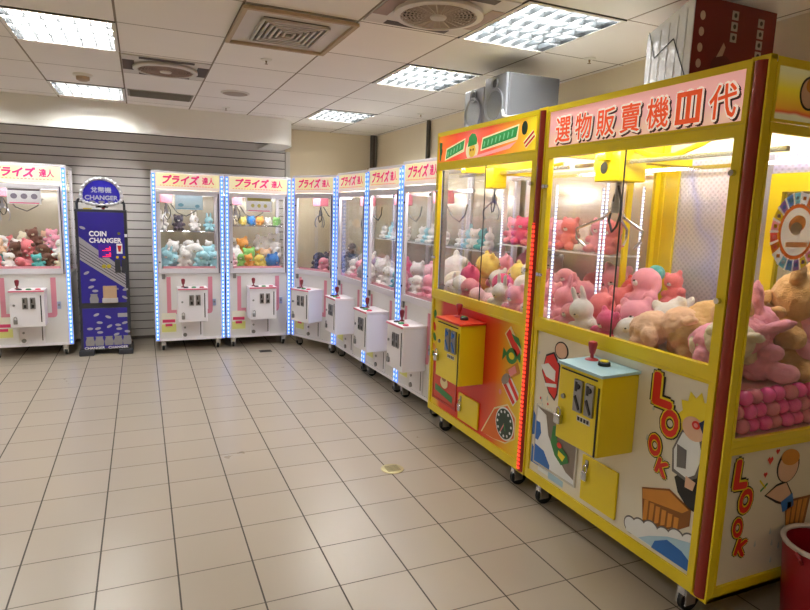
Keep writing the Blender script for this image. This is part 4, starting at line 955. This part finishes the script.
# star burst, bearded figure, crate and waves
st = []
for q in range(22):
    a = 2*PI*q/22; r = .130 if q % 2 else .098; st.append((x(-.675)+r*math.cos(a)*.75, .855+r*math.sin(a)))
deco('star_print', AYEL, pan2, st, 1)
deco('robe_print', BLK, pan2, [(x(-.70),.81),(x(-.745),.80),(x(-.755),.70),(x(-.75),.56),(x(-.735),.47),(x(-.68),.475),(x(-.625),.52),(x(-.60),.58),(x(-.65),.63)], 2)
deco('beard_print', mat('art_grey_line','#6d6a6a',.5), pan2, [(x(-.615),.80),(x(-.71),.80),(x(-.735),.72),(x(-.71),.62),(x(-.66),.585),(x(-.585),.60),(x(-.575),.70)], 3); deco('beard_print', PALE, pan2, [(x(-.62),.79),(x(-.70),.79),(x(-.725),.72),(x(-.70),.63),(x(-.66),.60),(x(-.595),.615),(x(-.585),.70)], 4)
decoell('face_print', FLESH, pan2, (x(-.672),.822), .058, .05, 5, -.3); decoell('nose_print', ARED, pan2, (x(-.682),.842), .02, .018, 6); decoell('nose_print', MATS['art_pink'], pan2, (x(-.682),.842), .010, .009, 7)
deco('hat_print', mat('art_navy','#22305e',.4), pan2, [(x(-.695),.855),(x(-.755),.91),(x(-.752),.80),(x(-.735),.79)], 6)
deco('sleeve_print', MATS['art_grey_line'], pan2, [(x(-.60),.73),(x(-.65),.72),(x(-.655),.64),(x(-.61),.63)], 6); deco('hand_print', FLESH, pan2, [(x(-.66),.61),(x(-.71),.60),(x(-.70),.56),(x(-.66),.56)], 6)
deco('crate_print', ORD_, pan2, [(x(-.43),.455),(x(-.58),.515),(x(-.70),.475),(x(-.70),.40),(x(-.64),.35),(x(-.455),.275)], 2)
deco('crate_print', ORA, pan2, [(x(-.435),.45),(x(-.58),.505),(x(-.69),.468),(x(-.66),.44),(x(-.44),.405)], 3)
for q in range(6):
    a = -.452-.034*q; deco('crate_print', ORA, pan2, [(x(a),.405),(x(a-.024),.41),(x(a-.022),.315+.009*q),(x(a),.305+.008*q)], 3)
for grow, mm, ly in ((.007, MATS['art_grey_line'], 3), (0., PALE, 4)):
    for yy, zz_, r_c in ((-.385,.245,.036),(-.44,.258,.040),(-.505,.275,.044),(-.58,.285,.042),(-.645,.308,.044),(-.715,.325,.042)):
        decoell('cloud_print', mm, pan2, (x(yy), zz_), r_c+grow, r_c+grow, ly + .6 + yy*.5)
    deco('cloud_print', mm, pan2, [(x(-.36),.205),(x(-.36),.24),(x(-.5),.27),(x(-.755),.335),(x(-.755),.205)], ly)
deco('wave_print', LBLU, pan2, [(x(-.44),.21),(x(-.5),.25),(x(-.6),.30),(x(-.755),.345),(x(-.755),.205)], 5); deco('wave_print', BLU, pan2, [(x(-.52),.205),(x(-.535),.245),(x(-.60),.285),(x(-.68),.275),(x(-.755),.235),(x(-.755),.205)], 6)
for q in range(22):
    yy, zz_ = RND.uniform(-.75,.40), RND.uniform(.55,.96)
    if -.40 < yy < .2 or (yy < -.45 and zz_ < .9): continue
    MB().poly([(x(yy),zz_+.018),(x(yy)+.007,zz_-.008),(x(yy),zz_-.014),(x(yy)-.006,zz_-.008)], lay_y(1)-.001, lay_y(1)).out('drop_print', mat('art_mist','#b9c6c4',.4), pan2)
# sign lettering with a dark shade behind
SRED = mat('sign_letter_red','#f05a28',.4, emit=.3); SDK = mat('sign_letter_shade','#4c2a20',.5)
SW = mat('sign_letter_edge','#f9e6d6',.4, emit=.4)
chars = list('選物販賣機Ⅲ代')
zc0 = 2.141
for q, ch in enumerate(chars):
    cxx = .135 + (W2-.078-.2)*q/6.25
    h_, w_ = .130, .122
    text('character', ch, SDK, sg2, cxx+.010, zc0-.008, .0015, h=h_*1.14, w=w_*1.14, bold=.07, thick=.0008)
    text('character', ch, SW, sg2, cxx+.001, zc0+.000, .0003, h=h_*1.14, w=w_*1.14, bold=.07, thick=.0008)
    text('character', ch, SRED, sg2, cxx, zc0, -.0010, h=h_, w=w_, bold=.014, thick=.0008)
    if ch == 'Ⅲ':
        for zq in (zc0+.055, zc0-.055): MB().box(cxx-.062, cxx+.062, -.0024, -.0018, zq-.010, zq+.010).out('character', SRED, sg2)
# right side of the near machine
# its own frame: x runs into the depth, -y faces the viewer at the right side
def turned(o, root, w): o.parent = root; o.location = (w, 0, 0); o.rotation_euler = (0, 0, PI/2); return o
def SB(name, m, mb): return turned(mb.out(name, m), t2, W2)
SB('side_frame', YEL, frame_box(MB(), .031, D2-.002, .125, .79, .014, .0, .02, .06, .03))
spn = SB('side_print', ARTW, MB().box(.042, D2-.014, .012, .018, .18, .765))
SB('side_window_frame', YEL, frame_box(MB(), .031, D2-.002, .792, 2.045, .014, -.002, .018, .03, .035))
SB('side_glass_pane', GLASS, MB().box(.043, D2-.014, .006, .010, .82, 2.012))
SB('side_sign_frame', YEL, frame_box(MB(), .032, D2-.002, 2.047, 2.275, .014, -.002, .018, .012, .03))
ssg = SB('side_sign', ramp_mat('side_sign_print', [(0.,'#d9d6b8'),(.25,'#d8d2a8'),(.3,'#d2502a'),(.36,'#e09a2a'),(.7,'#e6d02c'),(1.,'#d9d2a0')], 2, 2.05, 2.26, emit=.12, wob=.05), MB().box(.044, D2-.014, .004, .012, 2.057, 2.247))
decoell('round_print', BLK, ssg, (.235,2.165), .058, .062, 7); decoell('round_print', FLESH, ssg, (.235,2.165), .05, .054, 8); decoell('round_print', ORA, ssg, (.25,2.20), .045, .03, 9, .4)
look(spn, [('L',.128,.668,.13,.085,-.05),('O',.172,.545,.11,.08,-.1),('O',.143,.43,.09,.06,.15),('K',.18,.335,.075,.07,-.3)])
decoell('figure_print', BLK, spn, (.42,.66), .072, .075, 1); decoell('figure_print', FLESH, spn, (.42,.655), .064, .066, 2); decoell('figure_print', ORA, spn, (.425,.70), .06, .036, 3, -.2)
deco('figure_print', BLK, spn, [(.29,.545),(.36,.585),(.42,.595),(.47,.53),(.44,.475),(.37,.50)], 1); deco('figure_print', FLESH, spn, [(.30,.547),(.36,.577),(.42,.585),(.46,.53),(.435,.487),(.37,.512)], 2); deco('figure_print', BLU, spn, [(.40,.50),(.47,.53),(.49,.47),(.42,.45)], 3)
deco('barrel_print', ORD_, spn, [(.43,.50),(.60,.50),(.58,.35),(.46,.35)], 2)
for q in range(4): deco('barrel_print', ORA, spn, [(.445+.036*q,.49),(.472+.036*q,.49),(.472+.03*q,.36),(.46+.03*q-.004,.36)], 3)
for cxh, czh, s_h in ((.30,.70,.018),(.34,.735,.012),(.28,.64,.012)): deco('heart_print', ARED, spn, [(cxh,czh-s_h),(cxh+s_h,czh+.3*s_h),(cxh+.5*s_h,czh+s_h),(cxh,czh+.5*s_h),(cxh-.5*s_h,czh+s_h),(cxh-s_h,czh+.3*s_h)], 1)
deco('flower_print', AYEL, spn, quad((.25,.62),(.29,.58),.008), 1); deco('flower_print', AGRN, spn, quad((.26,.57),(.30,.60),.008), 1)
for q in range(14):
    yy, zz_ = RND.uniform(.25,.8), RND.uniform(.22,.42)
    MB().poly([(yy,zz_+.018),(yy+.007,zz_-.008),(yy,zz_-.014),(yy-.006,zz_-.008)], lay_y(1)-.001, lay_y(1)).out('drop_print', MATS['art_mist'], spn)
# round price wheel on the inside of the side glass
WX, WZ = .275, 1.65
def ringseg(r0, r1, a0, a1, n): return [(WX+r0*math.cos(a0+(a1-a0)*q/n), WZ+r0*math.sin(a0+(a1-a0)*q/n)) for q in range(n+1)] + [(WX+r1*math.cos(a1+(a0-a1)*q/n), WZ+r1*math.sin(a1+(a0-a1)*q/n)) for q in range(n+1)]
pw = MB().ell(WX, WZ, .094, .094, .0102, .0112, 36).out('wheel_sticker', film('wheel_white', '#f2f0ec')); turned(pw, t2, W2)
wm = [film('wheel_field_'+c_[1:], c_) for c_ in ('#e3d25a','#e6a05a','#8fb0dc','#f0bcc8','#f0f1f2','#b59ad0','#ea8a86','#9fd0dc')]
WW = film('wheel_white_edge', '#f2f0ec')
for q in range(20):
    a0, a1 = 2*PI*q/20, 2*PI*(q+1)/20
    MB().poly(ringseg(.112, .153, a0+.035, a1-.035, 3), .0102, .0112).out('wheel_field', wm[q*3 % 8], pw); MB().poly(ringseg(.108, .156, a1-.034, a1+.034, 2), .0102, .0112).out('wheel_edge', WW, pw)
    MB().box(WX+.132*math.cos((a0+a1)/2)-.009, WX+.132*math.cos((a0+a1)/2)+.009, .0092, .0100, WZ+.132*math.sin((a0+a1)/2)-.007, WZ+.132*math.sin((a0+a1)/2)+.007).out('wheel_mark', wm[(q*3+5) % 8], pw)
wo = film('wheel_orange', '#e79a58')
for q in range(4): MB().poly(ringseg(.0945, .1075, PI/2*q, PI/2*(q+1), 9), .0102, .0112).out('wheel_rim', wo, pw)
MB().ell(WX-.005, WZ+.03, .05, .034, .0085, .0095, 24, .2).out('wheel_art', film('wheel_art_orange','#ffcf98'), pw); MB().ell(WX-.01, WZ+.012, .034, .026, .0075, .0083, 20).out('wheel_art', film('wheel_flesh', '#fff0e0'), pw); MB().box(WX-.06, WX+.07, .0085, .0095, WZ-.06, WZ-.04).out('wheel_art', film('wheel_art_bar','#ffd8b0'), pw)
# interior of the near machine
MB().box(.022,W2-.10,.04,D2-.03,.93,.985).box(W2-.10,W2-.022,.04,D2-.03,.80,.815).box(W2-.106,W2-.10,.04,D2-.03,.815,.93).out('play_field', MATS['field_pink'], t2)
MB().box(.03,.055,D2-.05,D2-.012,.99,2.03).box(.055,.15,D2-.045,D2-.012,.99,2.0).out('inner_post', YEL, t2)
MB().box(.15,.60,D2-.03,D2-.015,.99,2.03).out('foil_panel', FOIL, t2)
MB().box(.60,.735,D2-.035,D2-.015,.99,2.03).out('grey_strip', mat('strip_grey','#97959c',.4), t2)
for z, bb in ((1.80,'70'),(1.62,'30')):
    c = MB().box(.61,.70,D2-.040,D2-.0355,z-.06,z+.06).out('price_card', mat('card_white','#efe9ea',.5), t2); text('lettering', bb, ARED, c, .655, z-.01, D2-.0405, h=.05, bold=.02)
MB().box(.735,.80,D2-.05,D2-.015,.99,1.93).box(.80,W2-.035,D2-.05,D2-.015,1.84,1.93).box(.80,W2-.035,D2-.05,D2-.015,1.06,1.13).out('back_door_frame', YEL, t2)
MB().box(.735,W2-.032,D2-.045,D2-.015,1.932,2.03).out('back_foil', FOIL, t2)
MB().box(.80,W2-.035,D2-.03,D2-.02,1.13,1.84).out('back_door_mirror', MIRROR, t2)
MB().box(.03,W2-.032,.03,D2-.05,2.262-.02,2.2525).out('ceiling_foil', FOIL, t2)
led_line(t2, .02, .076, 1.03, 1.86); led_line(t2, .02, .41, 1.0, 1.86); led_line(t2, .02, .44, 1.25, 1.9); led_line(t2, .02, .72, 1.22, 1.88)
MB().box(.30,.36,.1,.72,1.975,2.035,.004).out('gantry_beam', YEL, t2)
claw(t2, .33, .235, 2.03, 1.87, YEL, 1.0, .2, CHROME)
MB().box(.20,.254,.17,.30,1.935,2.03,.004).out('motor_bracket', YEL, t2)
mk = MB().ell(.31,1.94,.026,.03,.1425,.1445).out('carriage_badge', mat('badge_black','#2a2a28',.5), t2)
MB().tube([(.43,.24,2.03),(.52,.26,1.99),(.64,.28,1.99),(.76,.32,2.04),(.84,.36,2.10)], .014, 8).out('hose', YEL, t2, 'auto')
MB().box(.30,.5,.12,.16,1.05,1.07,.004).out('claw_guard', GREYMETAL, t2)
bpy.context.view_layer.update()
MBN = 'white-fronted yellow machine'
pile(mw2, MBN, 'pink toys in the white-fronted yellow machine', [
    ('front', .15, .985, .24, .10, .52, 'pink dog, white rabbit, hot pink bear, white dog'),
    ('middle', .33, .99, .29, .12, .56, 'coral bear, coral seal, pink bear, white bear'),
    ('back', .56, 1.0, .3, .10, .6, 'coral bear, pink dog, coral dog, white bear, pink bear'),
    ('top', .60, 1.26, .2, .10, .35, 'red ball, teal dog, coral bear')], W2-.09, .84)
def big(kind, col, xx, yy, zz_, size, rz, tx, ty, label, grp):
    return plush(kind, col, mw2 @ Matrix.Translation((xx, yy, zz_)), size, rz, tx, ty, label, grp, True, (mw2, .024, W2-.03, .042, D2-.06))
G = 'large bears in the white-fronted yellow machine'
big('fluffy_bear','peach', .585, .16, .985, .36, 1.9, 1.25, 0., 'peach plush bear lying at the front glass, left of the tan bears', G)
big('fluffy_bear','tan', .72, .40, .985, .44, 1.4, 1.2, .2, 'tan plush bear lying in front of the hologram foil', G)
big('fluffy_bear','tan', .80, .17, .985, .36, 2.6, 1.2, -.2, 'tan plush bear lying face down behind the front glass under the letter panel', G)
big('fluffy_bear','cream', .985, .16, .985, .36, .8, 1.3, .1, 'cream plush bear lying by the front right pillar', G)
big('fluffy_bear','tan', .95, .44, .985, .36, 2.9, .3, .1, 'small tan plush bear sitting behind the cream bear', G)
big('fluffy_bear','tan', 1.03, .66, .985, .50, 1.9, .2, 0., 'largest tan plush bear, sitting at the back behind the pink rabbits', G)
big('fluffy_bear','tan', .74, .68, .985, .36, .3, .1, .1, 'tan plush bear sitting against the hologram foil', G)
G = 'pink rabbits at the side glass'
big('fluffy_rabbit','pink', 1.16, .17, .985, .34, 2.2, 1.2, .2, 'pink plush rabbit lying beside the red corner pillar', G)
big('fluffy_rabbit','pink', 1.15, .40, .985, .36, 2.4, -.1, .1, 'pink plush rabbit sitting upright in the middle of the side glass', G)
big('fluffy_rabbit','pink', 1.17, .64, .985, .34, 2.0, .3, 0., 'pink plush rabbit at the right edge of the photo behind the side glass', G)
PB = [mat('pink_ball', '#f0559f', .25, coat=.3), mat('rose_ball', '#e07a92', .25, coat=.3)]
me = None
for r_i, z in enumerate((.852, .912, .972)):
    for k in range(10):
        if me is None:
            b0 = MB().sph((0,0,0), .0335, (1,1,1), 20).out('plastic_ball', PB[0], None, True); me = b0.data; o = b0
        else: o = bpy.data.objects.new('plastic_ball', me); COL.objects.link(o)
        o.material_slots[0].link = 'OBJECT'; o.material_slots[0].material = PB[(k+r_i) % 3 == 1]
        o.location = mw2 @ Vector((W2-.06+(.004 if k % 2 else -.004), .085+.070*k+(.035 if r_i == 1 else 0), z))
        tag(o, f'{"rose" if (k+r_i) % 3 == 1 else "bright pink"} plastic ball, {ORD[k]} from the red pillar in the {("bottom","middle","top")[r_i]} ball row', 'ball', 'plastic balls behind the side glass')

# ------------------------------------------------------------------ on top of the yellow machines
SILV = mat('speaker_silver', '#5f6064', .38, .3); SILF = mat('speaker_front', '#85868c', .35, .3); SPK = mat('speaker_grille', '#68696d', .6, .2, bump=.3, scale=80.)
def speaker(y0, y1, xf, z0, z1, label, depth=.42):
    t = thing('speaker', label, 'speaker', (xf, y1, z0), -PI/2, 'grey speakers'); W = y1-y0; H = z1-z0
    MB().box(0,W,.02,depth,0,H,.008).out('cabinet', SILV, t)
    f_ = MB().box(.002,W-.002,.0,.019,.002,H-.002,.006).out('front_baffle', SILF, t)
    MB().lathe([(.095,-.002),(.105,-.012),(.112,-.012),(.112,-.0005)], (W/2,0,H*.40), 'y', 32).out('woofer_ring', SILF, f_, 'auto')
    MB().ell(W/2,H*.40,.092,.092,-.004,-.0006,32).out('woofer_grille', SPK, f_)
    MB().lathe([(.03,-.002),(.036,-.012),(.042,-.012),(.042,-.0005)], (W/2,0,H*.83), 'y', 24).out('tweeter_ring', SILF, f_, 'auto'); MB().ell(W/2,H*.83,.028,.028,-.004,-.0006,20).out('tweeter', DARK, f_)
    MB().box(W*.5,W*.72,-.003,-.0005,.02,.05).out('badge', DARK, f_)
speaker(1.085, 1.36, 2.755, 2.2765, 2.60, 'grey speaker box nearest the white foil-wrapped carton, right of the pair')
speaker(1.385, 1.655, 2.765, 2.2765, 2.56, 'grey speaker box at the left end of the yellow machine top')
tag(MB().tube([(2.72,1.06,2.35),(2.70,1.02,2.31),(2.705,.95,2.292),(2.71,.80,2.2845),(2.74,.66,2.2845)], .008, 8).out('cable', mat('cable_white','#e4e4e6',.5), None, 'auto'), 'white cable lying on top of the yellow machine below the speaker', 'cable')
t = thing('carton', 'dark red printed carton with a shiny white foil side', 'carton', (2.905, .05, 2.2765), -PI/2)
cw, cd, chh, chl = .275, .55, .425, .315
MB().poly([(0,0),(cw,0),(cw,chh),(0,chl)], .004, cd).out('box', mat('carton_red','#641310',.4,0,.15,4.), t)
foilw = mat('white_foil','#dcdcde',.2,.3,.06,6.,.4)
w_ = MB().poly([(.002,.002),(cw-.002,.002),(cw-.002,chh-.003),(.002,chl-.003)], -.001,.0035).out('foil_side', foilw, t)
mb = MB()
for q in range(5): mb.poly(quad((.03+.05*q,.01),(.035+.05*q,chl-.02+.02*q),.006), -.004,-.0012)
mb.out('foil_crease', foilw, w_)
MB().poly(quad((.015,.32),(.06,.19),.005), -.0055,-.0042).poly(quad((.06,.19),(.17,.255),.006), -.0055,-.0042).poly(quad((.17,.255),(.26,.06),.005), -.0055,-.0042).out('dark_fold', DARK, w_)
# print on the right (red) face, facing -Y
RD2 = mat('carton_bright','#741510',.4)
sp2 = turned(MB().box(.004,cd-.004,-.0018,-.0004,.004,chh-.004).out('red_print', RD2), t, cw)
PRT = mat('carton_print','#c9a890',.5)
for q in range(5): MB().ell(.05,.06+.07*q,.016,.02,-.0032,-.002,16).out('round_print', PRT, sp2)
for x0, z0, n in ((.24,.25,3),(.42,.09,6)):
    for q in range(n):
        MB().box(x0,x0+.042,-.0032,-.002,z0+.05*q,z0+.04+.05*q).out('box_print', mat('carton_tile','#b9b0a6',.5), sp2)
        MB().ell(x0+.021,z0+.02+.05*q,.010,.011,-.0044,-.0034,12).out('tile_mark', mat('carton_dark','#3c2a28',.5), sp2)
MB().ell(.20,.13,.07,.055,-.0032,-.002,24).out('bowl_print', mat('carton_brown','#5c120e',.5), sp2); MB().poly([(.16,.17),(.2,.24),(.215,.22),(.2,.18)], -.0044,-.0034).out('steam_print', PRT, sp2)

# ------------------------------------------------------------------ red bin
t = thing('waste_bin', 'red plastic bin with a white rim in the lower right corner', 'bin', (3.10, -1.00, 0))
RB = mat('bin_red','#9c1524',.35, coat=.2)
mb = MB(); bm = mb.bm
prof = [(.13,.0),(.135,.01),(.165,.38),(.158,.38),(.128,.02)]
rings = []
for r, h in prof: rings.append([bm.verts.new((r*math.cos(2*PI*k/28), r*math.sin(2*PI*k/28), h)) for k in range(28)])
for A, B in zip(rings, rings[1:]):
    for k in range(28): bm.faces.new((A[k],A[(k+1)%28],B[(k+1)%28],B[k]))
bm.faces.new(rings[0][::-1]); bm.faces.new(rings[-1]); mb.out('body', RB, t, 'auto')
MB().tube([(.162*math.cos(2*PI*k/28),.162*math.sin(2*PI*k/28),.385) for k in range(28)], .011, 8, True).out('rim', mat('bin_rim','#d5c9c6',.4), t, True)
MB().tube([(-.168,0,.34),(-.185,0,.365),(-.18,.02,.38)], .008, 6).out('handle_lug', RB, t)

for o in list(SC.objects):
    ch = [o]
    while ch[-1].parent: ch.append(ch[-1].parent)
    if len(ch) > 3: o.parent = ch[-2]
# ------------------------------------------------------------------ world and view
w = bpy.data.worlds.new('World'); SC.world = w; w.use_nodes = True
w.node_tree.nodes['Background'].inputs[0].default_value = (.9, .95, 1, 1); w.node_tree.nodes['Background'].inputs[1].default_value = .0
SC.view_settings.view_transform = 'Standard'; SC.view_settings.look = 'None'; SC.view_settings.gamma = 1; SC.view_settings.use_curve_mapping = False
SC.view_settings.exposure = 0.30
c = SC.cycles
c.max_bounces = 10; c.diffuse_bounces = 5; c.glossy_bounces = 5; c.transparent_max_bounces = 32; c.transmission_bounces = 4
c.caustics_reflective = False; c.caustics_refractive = False; c.sample_clamp_indirect = 6
for n in ('led_band_blue','digit_red'):
    if n in MATS: MATS[n].cycles.emission_sampling = 'NONE'
